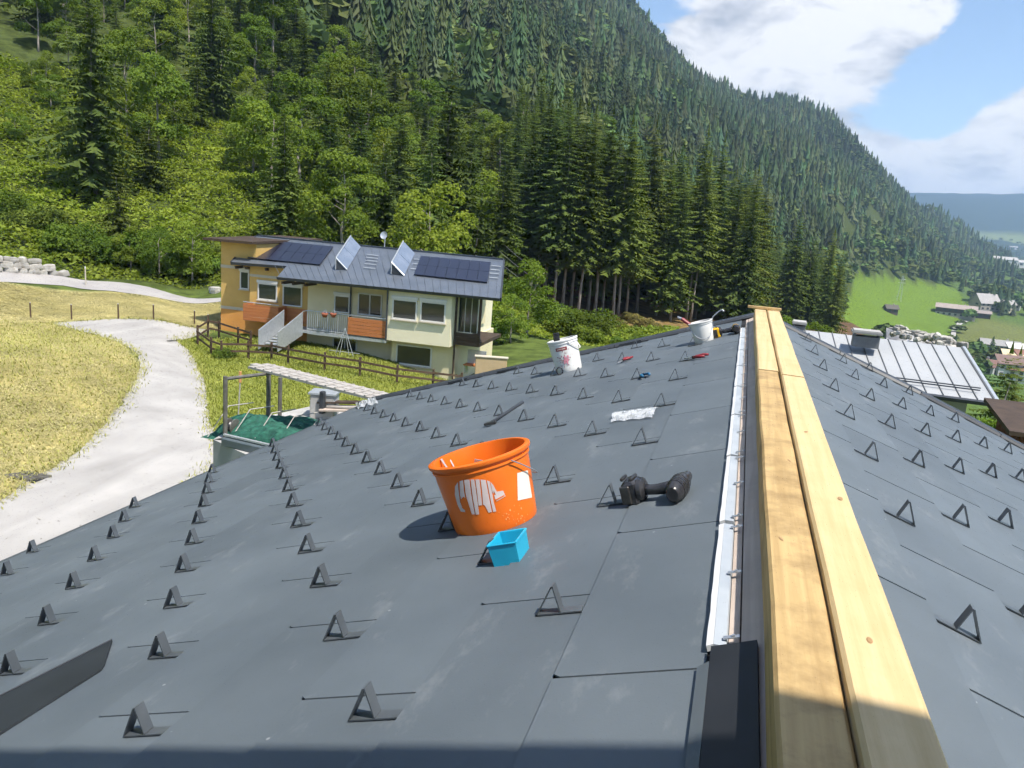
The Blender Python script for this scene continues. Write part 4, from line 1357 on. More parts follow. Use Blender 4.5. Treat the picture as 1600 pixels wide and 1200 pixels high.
stripes = [[(340, 600), (370, 555), (376, 640), (392, 760), (418, 828), (445, 850), (445, 868), (400, 862), (365, 790), (338, 690)],
           [(386, 546), (424, 536), (432, 640), (446, 720), (425, 705), (402, 735), (392, 690)],
           [(434, 533), (490, 528), (510, 690), (545, 890), (515, 892), (480, 780), (452, 690)],
           [(502, 528), (540, 527), (560, 650), (592, 890), (557, 894), (525, 720)],
           [(552, 527), (594, 528), (608, 650), (622, 795), (585, 800), (572, 680)],
           [(606, 528), (660, 535), (690, 690), (724, 868), (690, 873), (652, 800), (632, 790), (622, 650)],
           [(672, 538), (700, 547), (722, 640), (742, 760), (770, 860), (737, 866), (712, 750), (692, 640)],
           [(708, 550), (740, 590), (775, 655), (840, 643), (866, 702), (772, 756), (757, 725), (748, 690), (764, 686), (741, 640), (742, 675), (730, 660)]]
decal(stripes, M_MARK, 'printed_mark', bk)
decal([[(760, 738), (852, 690), (858, 700), (766, 750)]], M_ORANGE, 'mark_band', bk, off=.0014)
decal([[(988, 462), (1098, 432), (1143, 715), (994, 748)]], M_LABEL, 'label', bk)
sp = []
for k in range(34):
    x, y = random.gauss(960, 90), random.gauss(930, 60); r = random.uniform(3, 10)
    if y > 1060 or x > 1150: continue
    sp.append([(x + r * cos(a) * random.uniform(.5, 1.2), y + r * 1.2 * sin(a) * random.uniform(.5, 1.2)) for a in np.linspace(0, 5.2, 6)])
decal(sp, mat('paint_drips', (.85, .42, .16), rough=.6), 'paint_splash', bk)
mb = MB()      # wire handle, folded down on the far right
mb.tube([(RR * cos(a), RR * 1.0 * sin(a), BH * .9 - .10 * sin((a + .62) / 2.64 * pi)) for a in np.linspace(-.62, 2.02, 16)], .0022, 6)
mb.v = [(x * 1.07, y * 1.07, z) for (x, y, z) in mb.v]
mb.build('handle', M_GALV, bk, mw=BM)
# sticks and a scrap of sheet inside the bucket
t = thing('mixing_stick', B0 + NL * .1, 'thin grey stick leaning inside the orange bucket', 'stick')
mb = MB(); mb.tube([(-RR * .3, -.02, .03), (-RR * .92, .02, BH * .985)], .0045, 6)
mb.tube([(-RR * .5, .05, .03), (-RR * .9, .075, BH * .965)], .004, 6); mb.build('stick_body', M_GALV, t, mw=BM)
t = thing('scrap_sheet', B0 + NL * .1, 'small grey metal scrap showing inside the orange bucket', 'scrap')
mb = MB(); mb.box((-RR * .25, .06, BH * .62), (.05, .006, .11), Matrix.Rotation(.35, 3, 'Y')); mb.build('scrap_body', M_GALV, t, mw=BM)

# ---- small cyan box
c = (on_left(772, 888) + on_left(829, 878)) / 2
cen = on_left(801, 876)
bx = thing('cyan_box', cen, 'small open cyan plastic box in front of the orange bucket', 'box')
p0, p1 = on_left(770, 888), on_left(814, 882); w = np.linalg.norm(p1 - p0)
p2 = on_left(832, 862)
ang = math.atan2((p1 - p0)[1], (p1 - p0) @ (-E1L))
XM = roof_frame((p0 + p1) / 2, ang); W, D, HH = w, .11, .064
mb = MB(); tk = .0035
def tray(x0, x1, y0, y1, z0, z1, e):
    return [(x0 - e, y0 - e, z0), (x1 + e, y0 - e, z0), (x1 + e, y1 + e, z0), (x0 - e, y1 + e, z0)]
B_ = [(-W / 2 + .004, .004, 0), (W / 2 - .004, .004, 0), (W / 2 - .004, D - .004, 0), (-W / 2 + .004, D - .004, 0)]
T_ = [(-W / 2, 0, HH), (W / 2, 0, HH), (W / 2, D, HH), (-W / 2, D, HH)]
Ti = [(-W / 2 + tk, tk, HH), (W / 2 - tk, tk, HH), (W / 2 - tk, D - tk, HH), (-W / 2 + tk, D - tk, HH)]
Bi = [(-W / 2 + .007, .007, tk), (W / 2 - .007, .007, tk), (W / 2 - .007, D - .007, tk), (-W / 2 + .007, D - .007, tk)]
mb.raw(B_ + T_ + Ti + Bi, [(3, 2, 1, 0), (12, 13, 14, 15)] + [(i, (i + 1) % 4, 4 + (i + 1) % 4, 4 + i) for i in range(4)] + [(4 + i, 4 + (i + 1) % 4, 8 + (i + 1) % 4, 8 + i) for i in range(4)] + [(8 + i, 8 + (i + 1) % 4, 12 + (i + 1) % 4, 12 + i) for i in range(4)])
mb.build('box_body', M_CYAN, bx, mw=XM)
mb = MB()
for (a, b) in (((-W / 2, 0), (W / 2, 0)), ((W / 2, 0), (W / 2, D)), ((W / 2, D), (-W / 2, D)), ((-W / 2, D), (-W / 2, 0))): mb.tube([(a[0], a[1], HH), (b[0], b[1], HH)], .0032, 6)
mb.build('rim', M_CYAN, bx, mw=XM)


# ---- cordless drills
def drill(pa, pb, label, mats, sc=1.0, flip=1):
    """pistol drill lying on its side: battery foot at pa, motor head at pb"""
    body, trim, bat = mats
    d = pb - pa; ang = math.atan2(d[1], d @ (-E1L)); L = np.linalg.norm(d)
    M = roof_frame(pa, ang) @ Matrix.Diagonal((L / .19, L / .155, L / .155, 1))
    t = thing('cordless_drill', pa, label, 'drill')
    mb = MB(); mb.box((.0, 0, .042), (.062, .088, .082), Matrix.Rotation(.06, 3, 'Z'), .010); b = mb.build('battery', bat, t, mw=M, smooth=False)
    mb = MB(); mb.box((-.012, -.047, .042), (.040, .010, .06), None, .003); mb.box((-.028, -.0, .088), (.012, .05, .012), None, .003); mb.box((.012, .0, .087), (.012, .06, .010), None, .003); mb.build('battery_clip', M_BLACKM, b, mw=M)
    mb = MB(); mb.tube([(.030, 0, .045), (.046, 0, .045), (.056, 0, .044)], [.046, .044, .026], 12, flat=.85); mb.build('foot', body, t, mw=M, smooth=True, auto=50)
    mb = MB(); mb.tube([(.048, 0, .043), (.075, -.004, .041), (.105, -.003, .040), (.135, 0, .040), (.165, .004, .040)], [.020, .0185, .0195, .022, .027], 14, flat=.9); h = mb.build('handle', body, t, mw=M, smooth=True)
    mb = MB(); mb.box((.142, .026, .040), (.022, .016, .016), None, .004); mb.build('trigger', trim, h, mw=M)
    # motor housing across the end of the handle, pointing along y
    prof = [(.0001, -.078), (.022, -.078), (.029, -.070), (.031, -.052), (.0345, -.046), (.0355, .0), (.034, .034), (.030, .040), (.029, .058), (.024, .064), (.022, .085), (.019, .088), (.017, .112), (.009, .120), (.0001, .121)]
    mb = MB(); mb.lathe(prof, 22, Matrix.Translation((.188, 0, .040)) @ Matrix.Rotation(-pi / 2, 4, 'X')); hd = mb.build('motor_housing', body, t, mw=M, smooth=True, auto=35)
    for k in range(5):
        mb = MB(); mb.lathe([(.0362, -.040 + k * .013), (.0375, -.037 + k * .013), (.0375, -.033 + k * .013), (.0362, -.030 + k * .013)], 20, Matrix.Translation((.188, 0, .040)) @ Matrix.Rotation(-pi / 2, 4, 'X')); mb.build('housing_rib', trim if k in (1, 3) else M_BLACK, hd, mw=M, smooth=True)
    return t


drill(on_left(994, 786), on_left(1066, 779), 'black cordless drill lying on the roof near the ridge', (M_BLACK, M_BLACKM, M_BLACK))
drill(on_left(1121, 528), on_left(1152, 521), 'yellow and black cordless drill at the far end of the ridge', (M_BLACK, M_YEL, M_YEL))


# ---- white buckets
def white_bucket(px, rb, rr, h, label, spin=0.0):
    P = on_left(*px); t = thing('white_bucket', P, label, 'bucket'); M = roof_frame(P, spin)
    mb = MB(); bucket_shell(mb, rb, rr, h, .008, 40); mb.build('bucket_body', M_BUCKW, t, smooth=True, auto=50, mw=M)
    return t, M, P


t, M, P = white_bucket((890, 579), .107, .122, .272, 'white paint bucket with red label and pink splash print')
mb = MB(); mb.tube([(.122 * 1.07 * cos(a), .122 * 1.07 * sin(a), .245 - .075 * sin((a + 1.0) / 2.0 * pi)) for a in np.linspace(-1.0, 1.0, 14)], .004, 6); mb.build('handle', M_BUCKW, t, mw=M)


def wall_patch(M, rb, rr, h, a0, a1, z0, z1, off=.001, n=6):
    vs = []; fs = []
    for j in range(2):
        z = (z0, z1)[j]; r = rb + (rr - rb) * min(1, z / (h * .86)) + off
        for k in range(n + 1):
            a = a0 + (a1 - a0) * k / n; vs.append((r * cos(a), r * sin(a), z))
    for k in range(n): fs.append((k, k + 1, n + 2 + k, n + 1 + k))
    return vs, fs


view_a = math.atan2((M.inverted() @ Vector(CAM)).y, (M.inverted() @ Vector(CAM)).x)
mb = MB(); mb.raw(*wall_patch(M, .107, .122, .272, view_a - .62, view_a + .18, .185, .212)); lb = mb.build('label', M_RED, t, mw=M)
mb = MB()
for k in range(7): mb.raw(*wall_patch(M, .107, .122, .272, view_a - .53 + k * .09, view_a - .48 + k * .09, .194, .204, .0016, 2))
mb.build('label_lettering', M_LABEL, lb, mw=M)
mb = MB()
for k in range(46):
    a = view_a - .12 + random.gauss(0, .36); z = .105 + random.gauss(0, .032); s = random.uniform(.02, .055)
    mb.raw(*wall_patch(M, .107, .122, .272, a, a + s, z, z + random.uniform(.004, .014), .0011 + k * 2e-5, 2))
mb.build('print_dots', mat('wine_red_print', (.30, .04, .07), rough=.5), t, mw=M)
mb = MB()
for k in range(9):
    a = view_a - .12 + random.gauss(0, .13); z = .098 + random.gauss(0, .016)
    mb.raw(*wall_patch(M, .107, .122, .272, a, a + .12, z, z + .02, .0028 + k * 4e-5, 3))
mb.build('print_bloom', mat('pink_print', (.72, .28, .34), rough=.5), t, mw=M)
b = thing('brush', P + NL * .25, 'flat black handle sticking out of the white bucket', 'brush')
mb = MB(); mb.box((-.04, -.03, .25), (.055, .014, .17), Matrix.Rotation(.12, 3, 'Y'), .006); mb.build('grip', M_BLACK, b, mw=M)
mb = MB(); mb.box((-.055, -.03, .13), (.08, .03, .08), Matrix.Rotation(.12, 3, 'Y')); mb.build('bristle_head', M_BLACKM, b, mw=M)
rg = on_left(876, 586)
b = thing('black_ring', rg, 'small black ring leaning at the foot of the white bucket', 'ring')
mb = MB(); mb.tube([(.0 + .024 * cos(a), .0, .032 + .032 * sin(a)) for a in np.linspace(0, 2 * pi, 18)], .006, 6, cap=False); mb.build('ring_body', M_BLACK, b, mw=roof_frame(rg, .2), smooth=True)

t, M, P = white_bucket((1101, 534), .072, .087, .165, 'white bucket with bail wire and tools at the far end of the ridge')
mb = MB(); mb.tube([(.09 * cos(a), .09 * sin(a), .15 - .12 * sin((a + 2.9) / 3.0 * pi)) for a in np.linspace(-2.9, .1, 14)], .003, 5); mb.build('bail', M_GALV, t, mw=M)
b = thing('hammer', P + NL * .2, 'red handled tool leaning over the rim of the far white bucket', 'hammer')
mb = MB(); mb.tube([(-.03, 0, .05), (-.09, .01, .165), (-.135, .015, .215)], [.010, .014, .015], 8); mb.build('grip', M_RED, b, mw=M)
mb = MB(); mb.tube([(-.137, .015, .217), (-.165, .02, .235)], [.012, .008], 6); mb.build('tip', M_GALV, b, mw=M)
b = thing('caulking_rod', P + NL * .2, 'bright metal rod standing out of the far white bucket', 'rod')
mb = MB(); mb.tube([(.02, .03, .05), (.10, .05, .175), (.15, .06, .205), (.18, .06, .212)], .005, 6); mb.build('rod_body', M_GALV, b, mw=M)
mb = MB(); mb.tube([(.178, .06, .212), (.188, .06, .197)], .007, 6); mb.build('hook', M_GALV, b, mw=M)


# ---- snips and pliers
def snips(px, ang, mh, label, sc=1.0):
    P = on_left(*px); t = thing('snips', P, label, 'snips'); M = roof_frame(P + NL * .012, ang) @ Matrix.Scale(sc, 4)
    for s in (-1, 1):
        mb = MB(); mb.tube([(.0, 0, .012), (-.03, s * .018, .014), (-.075, s * .034, .016), (-.125, s * .026, .014)], [.007, .010, .012, .010], 8); mb.build('handle', mh, t, mw=M, smooth=True)
        mb = MB(); mb.prism([(0, s * .002, .004), (.03, s * .014, .004), (.085, s * .003, .004), (.085, 0, .004)], (0, 0, .010)); o = mb.build('jaw', M_GALV, t, mw=M); fix_normals(o.data)
    mb = MB(); mb.lathe([(.0001, .022), (.010, .022), (.011, .0)], 12); mb.build('pivot', M_BLACKM, t, mw=M)
    return t


snips((974, 567), -2.1, M_RED, 'red handled snips lying beside a snow guard in the upper middle', .8)
snips((1084, 563), 2.6, M_RED, 'dark red snips lying just below the far white bucket', .85)
snips((1006, 590), 1.9, M_BLUE, 'blue handled snips lying nearest of the hand tools', .8)

# ---- dark bar, flat strip, films
a, b = on_left(770, 664), on_left(817, 632)
t = thing('folding_bar', a, 'thin dark seaming tool lying across the shingles behind the orange bucket', 'tool')
mb = MB(); mb.tube([a + NL * .02, a + (b - a) * .25 + NL * .018, b + NL * .014], [.008, .010, .013], 7); mb.build('shaft', M_ROOFDK, t)
mb = MB(); mb.box(a + NL * .018 - (b - a) * .05, (.075, .035, .016), roof_frame(a, .1).to_3x3(), .003); mb.build('head', M_BLACKM, t)
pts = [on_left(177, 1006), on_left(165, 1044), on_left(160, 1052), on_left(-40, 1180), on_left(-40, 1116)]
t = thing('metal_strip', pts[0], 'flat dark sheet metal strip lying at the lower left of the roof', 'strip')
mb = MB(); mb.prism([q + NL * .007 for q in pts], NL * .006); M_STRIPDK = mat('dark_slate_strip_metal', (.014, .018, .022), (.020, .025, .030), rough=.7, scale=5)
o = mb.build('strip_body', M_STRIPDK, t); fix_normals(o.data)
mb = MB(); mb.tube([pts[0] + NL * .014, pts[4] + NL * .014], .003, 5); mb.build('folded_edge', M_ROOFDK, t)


def film_mat():
    m, nt, P, N, L = new_mat('clear_crumpled_film')
    P.inputs['Base Color'].default_value = (.82, .84, .85, 1); P.inputs['Roughness'].default_value = .22; P.inputs['Alpha'].default_value = .5; P.inputs['Specular IOR Level'].default_value = .8
    return m


M_FILM = film_mat()


def film(corners, label, hh=.02, nx=26, ny=9):
    c = [np.array(q) for q in corners]; t = thing('plastic_film', c[0], label, 'film')
    V = []; 
    for i in range(nx + 1):
        for j in range(ny + 1):
            s, q = i / nx, j / ny
            P = (c[0] * (1 - s) + c[1] * s) * (1 - q) + (c[3] * (1 - s) + c[2] * s) * q
            h = .010 + hh * abs(sin(9 * s + 5 * q + 2 * sin(7 * q))) * random.uniform(.85, 1.05) * (1 - abs(2 * q - 1) ** 2 * .7)
            V.append(P + NL * h + np.array([random.gauss(0, .002), random.gauss(0, .002), 0]))
    Fc = [(i * (ny + 1) + j, i * (ny + 1) + j + 1, (i + 1) * (ny + 1) + j + 1, (i + 1) * (ny + 1) + j) for i in range(nx) for j in range(ny)]
    mb = MB(); mb.raw(V, Fc); mb.build('film_body', M_FILM, t)


film([on_left(955, 663), on_left(1020, 656), on_left(1030, 640), on_left(962, 648)], 'crumpled strip of clear film lying on the upper middle of the roof')
film([on_left(560, 641), on_left(592, 633), on_left(584, 626), on_left(556, 636)], 'crumpled clear film at the far left corner of the roof', .06, 14, 6)
# ------------------------------------------------------------------ garage roof, scaffold and netted heap beside the far left corner
M_CONC = mat('light_concrete', (.36, .35, .33), (.44, .43, .41), rough=.95, scale=1.6, detail=8, bump=.2, bscale=9)
M_CONCD = mat('grey_concrete', (.22, .22, .22), (.28, .28, .27), rough=.95, scale=2.0, detail=8, bump=.2, bscale=9)
M_PLANK = mat('grey_scaffold_plank', (.34, .31, .28), (.46, .43, .39), rough=.85, scale=5, stretch=(1, 5, 5))
M_RUST = mat('scaffold_steel', (.13, .12, .10), (.2, .19, .17), rough=.6, metal=.3, scale=9)
ZG = 3.3
gp = [at_z(333, 692, ZG), at_z(398, 722, ZG), at_z(560, 640, ZG), at_z(498, 632, ZG), at_z(395, 655, ZG)]
g = thing('garage', (gp[0][0], gp[0][1], 0), 'flat roofed concrete garage with parapet beyond the left eave', 'garage')
mb = MB(); mb.prism([(q[0], q[1], -.5) for q in gp], (0, 0, ZG + .5)); o = mb.build('wall', M_CONC, g); fix_normals(o.data)
for a, b in ((gp[0], gp[1]), (gp[0], gp[4])):
    d = b - a; n = np.array([-d[1], d[0], 0]); n /= np.linalg.norm(n)
    if n @ (gp[2] - a) < 0: n = -n
    mb = MB(); mb.prism([a, b, b + n * .22, a + n * .22], (0, 0, .07)); o = mb.build('coping', M_CONC, g); fix_normals(o.data)
# grey hoarding box beside the net
c = at_z(500, 652, ZG)
b = thing('parapet_block', c, 'pale grey block standing at the far left corner of the roof', 'block')
mb = MB(); mb.box(c + np.array([.05, .1, .27]), (.55, .45, .55), Matrix.Rotation(.25, 3, 'Z'), .02); mb.build('block_body', M_CONC, b)
mb = MB(); mb.box(c + np.array([.05, .1, .565]), (.62, .5, .04), Matrix.Rotation(.25, 3, 'Z')); mb.build('lid', M_STEEL, b)
c = at_z(545, 641, ZG + .3)
b = thing('board_stack', c, 'loose boards and dark sheet leaning behind the far left roof corner', 'boards')
for k, (m_, dx, dz, rz) in enumerate(((M_WOODD, 0, 0, .15), (M_PLANK, .1, .06, .05), (M_BROWN, -.15, .12, .22))):
    mb = MB(); mb.box(c + np.array([dx, .1 * k, dz]), (1.3, .2, .035), Matrix.Rotation(rz, 3, 'Z') @ Matrix.Rotation(-.08, 3, 'Y')); mb.build('board', m_, b)
mb = MB(); mb.box(c + np.array([-.62, -.05, .1]), (.1, .12, .5), None, .01); mb.build('upright', M_ROOFDK, b)
# long grey profile and white rags on the garage roof
a, b2 = at_z(357, 690, ZG + .15), at_z(425, 706, ZG + .15)
b = thing('roof_beam', a, 'long dark grey metal profile lying on the garage roof', 'profile')
d = b2 - a; mb = MB(); mb.box((a + b2) / 2, (np.linalg.norm(d) + .2, .2, .16), Matrix.Rotation(math.atan2(d[1], d[0]), 3, 'Z'), .02); mb.build('profile_body', mat('slate_grey_profile', (.09, .115, .125), (.12, .145, .155), rough=.5, scale=3), b)
mb = MB(); mb.box((a + b2) / 2 + np.array([0, 0, .12]), (np.linalg.norm(d) + .22, .06, .03), Matrix.Rotation(math.atan2(d[1], d[0]), 3, 'Z')); mb.build('flange', M_STEEL, b)


def heap(name, cen, rx, ry, h, mt, label, cat, n=26, seed=1, jag=.12, parent=None):
    R = random.Random(seed); V = []; 
    for i in range(n + 1):
        for j in range(n + 1):
            x, y = 2 * i / n - 1, 2 * j / n - 1
            k = max(0, 1 - (abs(x) ** 2.6 + abs(y) ** 2.6))
            z = h * (k ** .45) * (1 + .25 * sin(3 * x + seed) * cos(4 * y)) + R.gauss(0, jag * h * .3) * (k > 0)
            V.append((cen[0] + x * rx, cen[1] + y * ry, cen[2] + max(0.005, z)))
    Fc = [(i * (n + 1) + j, (i + 1) * (n + 1) + j, (i + 1) * (n + 1) + j + 1, i * (n + 1) + j + 1) for i in range(n) for j in range(n)]
    mb = MB(); mb.raw(V, Fc)
    return mb


M_NET = mat('green_scaffold_net', (.008, .06, .042), (.022, .13, .085), rough=.8, scale=9, detail=6, bump=.5, bscale=60)
c = at_z(440, 685, ZG)
b = thing('netted_heap', c, 'heap under dark green netting on the garage roof', 'net')
mb = heap('net', c, 1.35, .75, .36, M_NET, '', '', 28, 4); mb.build('net_sheet', M_NET, b)
mb = MB()
for k in range(5): mb.tube([c + np.array([-1.2 + .5 * k, -.72, .03]), c + np.array([-1.1 + .5 * k, -.2, .56]), c + np.array([-1.0 + .5 * k, .5, .5])], .012, 4)
mb.build('net_cord', M_PLANK, b)
c = at_z(397, 690, ZG + .02)
b = thing('white_rags', c, 'crumpled white plastic beside the green netting', 'plastic')
mb = heap('rag', c, .3, .22, .16, M_WHITE, '', '', 12, 9, .5); mb.build('rag_body', M_WHITE, b)
c = at_z(362, 676, ZG + .1)
b = thing('cable_drum', c, 'small dark cable drum at the garage parapet', 'drum')
mb = MB(); mb.lathe([(.0001, -.09), (.17, -.09), (.17, -.07), (.09, -.065), (.09, .065), (.17, .07), (.17, .09), (.0001, .09)], 16, Matrix.Translation(Vector(c + np.array([0, 0, .12]))) @ Matrix.Rotation(pi / 2, 4, 'Y')); mb.build('drum_body', M_RUST, b)
mb = MB(); mb.lathe([(.10, -.06), (.13, 0), (.10, .06)], 14, Matrix.Translation(Vector(c + np.array([0, 0, .12]))) @ Matrix.Rotation(pi / 2, 4, 'Y')); mb.build('cable', M_BLACK, b)

# scaffold walkway
ZS = 4.6
a, b2 = at_z(408, 573, ZS), at_z(625, 628, ZS)
sc = thing('scaffold', (a[0], a[1], ZG), 'scaffold walkway of grey planks on posts beyond the roof corner', 'scaffold')
d = b2 - a; L = np.linalg.norm(d); d /= L; n = np.array([-d[1], d[0], 0])
for k in range(3):
    mb = MB(); M = Matrix.Rotation(math.atan2(d[1], d[0]), 3, 'Z')
    mb.box(a + d * (L / 2 - .15 * (k == 1)) + n * (.17 * (k - 1)) + np.array([0, 0, .004 * k]), (L + .2, .16, .045), M); mb.build('plank', M_PLANK, sc)
for k in range(15):
    mb = MB(); mb.box(a + d * (L * (k + .5) / 15) + np.array([0, 0, .035]), (.04, .5, .02), M); mb.build('cleat', M_PLANK, sc)
for (px, top, bot) in (((352, 690), (352, 588), ZG), ((437, 655), (441, 590), ZG)):
    q = at_z(*px, bot); dd = ray(*top); k = math.hypot(q[0], q[1]) / math.hypot(dd[0], dd[1]); zt = H + dd[2] * k
    mb = MB(); mb.tube([q, (q[0], q[1], zt)], .045, 8); mb.build('post', M_RUST, sc)
    if px[0] == 352:
        e = at_z(425, 583, zt - .05); mb = MB(); mb.tube([(q[0], q[1], zt - .05), e], .035, 8); mb.build('guard_rail', M_RUST, sc)
mb = MB(); e = at_z(420, 576, ZS - .1); mb.tube([e, (e[0], e[1], 0)], .05, 8); mb.build('post', M_RUST, sc)
q = ground(372, 655); o = thing('marker_stake', q, 'orange topped wooden stake standing in the lawn', 'stake')
hgt = 60 / 1240 * math.hypot(q[0], q[1])
mb = MB(); mb.tube([q, q + np.array([.08, 0, hgt])], .025, 6); mb.build('stake', M_PLANK, o)
mb = MB(); mb.tube([q + np.array([.08, 0, hgt]) * .97, q + np.array([.085, 0, hgt + .35])], .05, 6); mb.build('painted_top', mat('faded_orange_paint', (.62, .30, .12), rough=.7), o)

# drain grating beside the drive
q = ground(44, 746); o = thing('drain_grating', q, 'slatted drain grating at the left edge of the driveway', 'grating')
for k in range(6):
    mb = MB(); mb.box(q + np.array([-.34 + .14 * k, 0, .05]), (.07, .6, .05), Matrix.Rotation(-.5, 3, 'Z')); mb.build('slat', M_RUST, o)
mb = MB(); mb.box(q + np.array([0, 0, .02]), (.95, .55, .03), None); mb.build('frame', M_BLACK, o)


# ------------------------------------------------------------------ dry stone wall along the upper road
def stone_mesh(seed):
    R = random.Random(seed); mb = MB()
    n = 7; rings = [(-.5, .72), (-.42, .95), (.0, 1.0), (.40, .93), (.5, .66)]
    jit = [R.uniform(.72, 1.15) for _ in range(n)]
    vs = []
    for (z, s) in rings:
        for k in range(n):
            a = 2 * pi * k / n; c, sn = cos(a), sin(a)
            sq = 1 / max(abs(c), abs(sn)) ** .75
            vs.append((c * .5 * s * jit[k] * sq * R.uniform(.95, 1.05), sn * .5 * s * jit[k] * sq * R.uniform(.95, 1.05), z + R.uniform(-.04, .04)))
    fs = [tuple(range(n - 1, -1, -1)), tuple(range((len(rings) - 1) * n, len(rings) * n))]
    for i in range(len(rings) - 1):
        for k in range(n): fs.append((i * n + k, i * n + (k + 1) % n, (i + 1) * n + (k + 1) % n, (i + 1) * n + k))
    mb.raw(vs, fs)
    return mb.mesh('stone', mat('pale_limestone', (.30, .275, .24), (.46, .44, .40), rough=.9, scale=3, detail=8, bump=.4, bscale=12, objvar=.18) if 'pale_limestone' not in bpy.data.materials else bpy.data.materials['pale_limestone'])


STONES = [stone_mesh(k) for k in range(5)]
w0, w1 = ground(-70, 427), ground(86, 431)
w0 = w0 + np.array([0, .9, 0]); w1 = w1 + np.array([0, .5, 0])
sw = thing('stone_wall', (w0 + w1) / 2, 'dry wall of pale boulders along the upper road at the left', 'stone wall')
d = w1 - w0; L = np.linalg.norm(d[:2]); dr = d / L; ang = math.atan2(d[1], d[0])
for row in range(3):
    x = -.3 * (row % 2)
    while x < L - row * .9:
        w = random.uniform(.4, 1.15); h = random.uniform(.30, .44)
        P = w0 + dr * (x + w / 2); z = tz(P[0], P[1]) + .12 + row * .33
        M = Matrix.Translation((P[0], P[1] + row * .13, z)) @ Matrix.Rotation(ang + random.gauss(0, .08), 4, 'Z') @ Matrix.Rotation(random.gauss(0, .14), 4, 'Y') @ Matrix.Diagonal((w, .6, h, 1))
        link('stone', random.choice(STONES), M, sw); x += w * .96
for (x, y) in ((160, 401), (335, 457), (12, 331)):
    q = ground(x, y); o = thing('boulder', q, {160: 'lone pale boulder on the bank above the road', 335: 'pale boulder beside the ochre house corner', 12: 'small white rock high on the left slope'}[x], 'boulder')
    link('rock', STONES[x % 5], Matrix.Translation(Vector(q + np.array([0, 0, .15]))) @ Matrix.Diagonal((.8, .7, .5, 1)), o)


# ------------------------------------------------------------------ pale standing seam roof at the right
M_PALE = mat('pale_grey_roof_sheet', (.35, .36, .365), (.395, .405, .41), rough=.55, scale=.8)
zr = H - 3.0; ze = H - 4.0
A = at_z(1503, 543, zr); B = at_z(1215, 511, zr); C = at_z(1556, 628, ze)
ax = (B - A) / np.linalg.norm(B - A)
D = C + ax * np.linalg.norm(B - A)
pn = np.cross(B - A, C - A); pn /= np.linalg.norm(pn)
if pn[2] < 0: pn = -pn
gh = thing('house', (A + C) / 2 * np.array([1, 1, 0]) + np.array([0, 0, -5]), 'lower house with pale grey standing seam roof at the right', 'house')
mb = MB(); mb.prism([A, B, D, C], pn * -.08); roofp = mb.build('roof', M_PALE, gh); fix_normals(roofp.data)
for k in range(0, 24):
    t = k * .43 + .02
    if t > np.linalg.norm(B - A): break
    a = A + ax * t; q = C + ax * t - a
    mb = MB(); mb.prism([a + ax * -.012, a + ax * .012, a + ax * .009 + pn * .035, a + ax * -.009 + pn * .035], q); o = mb.build('standing_seam', mat('seam_grey', (.20, .205, .21), rough=.5) if k == 0 else bpy.data.materials['seam_grey'], roofp); fix_normals(o.data)
out = -ax
for (p, q, nm) in ((A, C, 'verge_trim'),):
    mb = MB(); mb.prism([p, p + out * .09, p + out * .09 + pn * .05, p + pn * .05], q - p); o = mb.build(nm, M_STEEL, roofp); fix_normals(o.data)
dn = (C - A) / np.linalg.norm(C - A)
mb = MB(); mb.prism([C - pn * .1, C - pn * .1 + dn * .14, C - pn * .0 + dn * .14, C - pn * .0], ax * 9); o = mb.build('gutter', M_HTRIM, roofp); fix_normals(o.data)
mb = MB(); e = C - dn * .45 + pn * .09; mb.tube([e + ax * .3, e + ax * 7], .02, 5); mb.tube([e + ax * .3 + pn * .07, e + ax * 7 + pn * .07], .02, 5); mb.build('snow_rail', M_HTRIM, roofp)
Lr = np.linalg.norm(B - A)
prof = lambda o_: [A - ax * -.5 + o_, ]
wl = [A + ax * .5 - pn * .1, A + ax * Lr - pn * .1, D - dn * .6 - pn * .1, C + ax * .5 - dn * .6 - pn * .1]
mb = MB(); mb.hexa([(q[0], q[1], -8) for q in (wl[3], wl[2], wl[1], wl[0])] + [wl[3], wl[2], wl[1], wl[0]]); o = mb.build('wall', mat('grey_white_render', (.40, .40, .39), rough=.9), gh); fix_normals(o.data)
back = np.array([dn[0], dn[1], 0]); back /= np.linalg.norm(back)
mb = MB(); mb.prism([A, B, B - back * 4 + np.array([0, 0, -1.1]), A - back * 4 + np.array([0, 0, -1.1])], pn * -.08); o = mb.build('rear_roof', M_PALE, gh); fix_normals(o.data)
M_CHIM = mat('dark_chimney_cladding', (.13, .135, .145), (.18, .185, .19), rough=.7, scale=4)
for (x0, x1, yb, yt) in ((1236, 1261, 516, 500), (1330, 1377, 536, 514)):
    a, b2 = at_z(x0, yb, zr - .05), at_z(x1, yb + 3, zr - .05)
    w = np.linalg.norm(b2 - a); cc = (a + b2) / 2; hh = .8 * (yb - yt) / 1240 * math.hypot(cc[0], cc[1]); w *= .85
    Mz = Matrix.Rotation(math.atan2(-ax[1], -ax[0]), 3, 'Z')
    mb = MB(); mb.box(cc + np.array([0, .3, hh * .25 - .05]), (w * .92, .55, hh * .5 + .15), Mz); ch = mb.build('chimney', M_CHIM, gh)
    mb = MB(); mb.box(cc + np.array([0, .3, hh * .88]), (w * 1.05, .75, .06), Mz); mb.build('cap', M_CONCD, ch)
    mb = MB(); mb.box(cc + np.array([0, .3, hh * 1.0]), (w * .95, .65, .05), Mz); mb.build('cap_sheet', M_CONC, ch)
    for s in (-.42, .42):
        mb = MB(); mb.box(cc + np.array([s * w, .3, hh * .68]), (.06, .5, .5 * hh), Mz); mb.build('cap_leg', M_CHIM, ch)

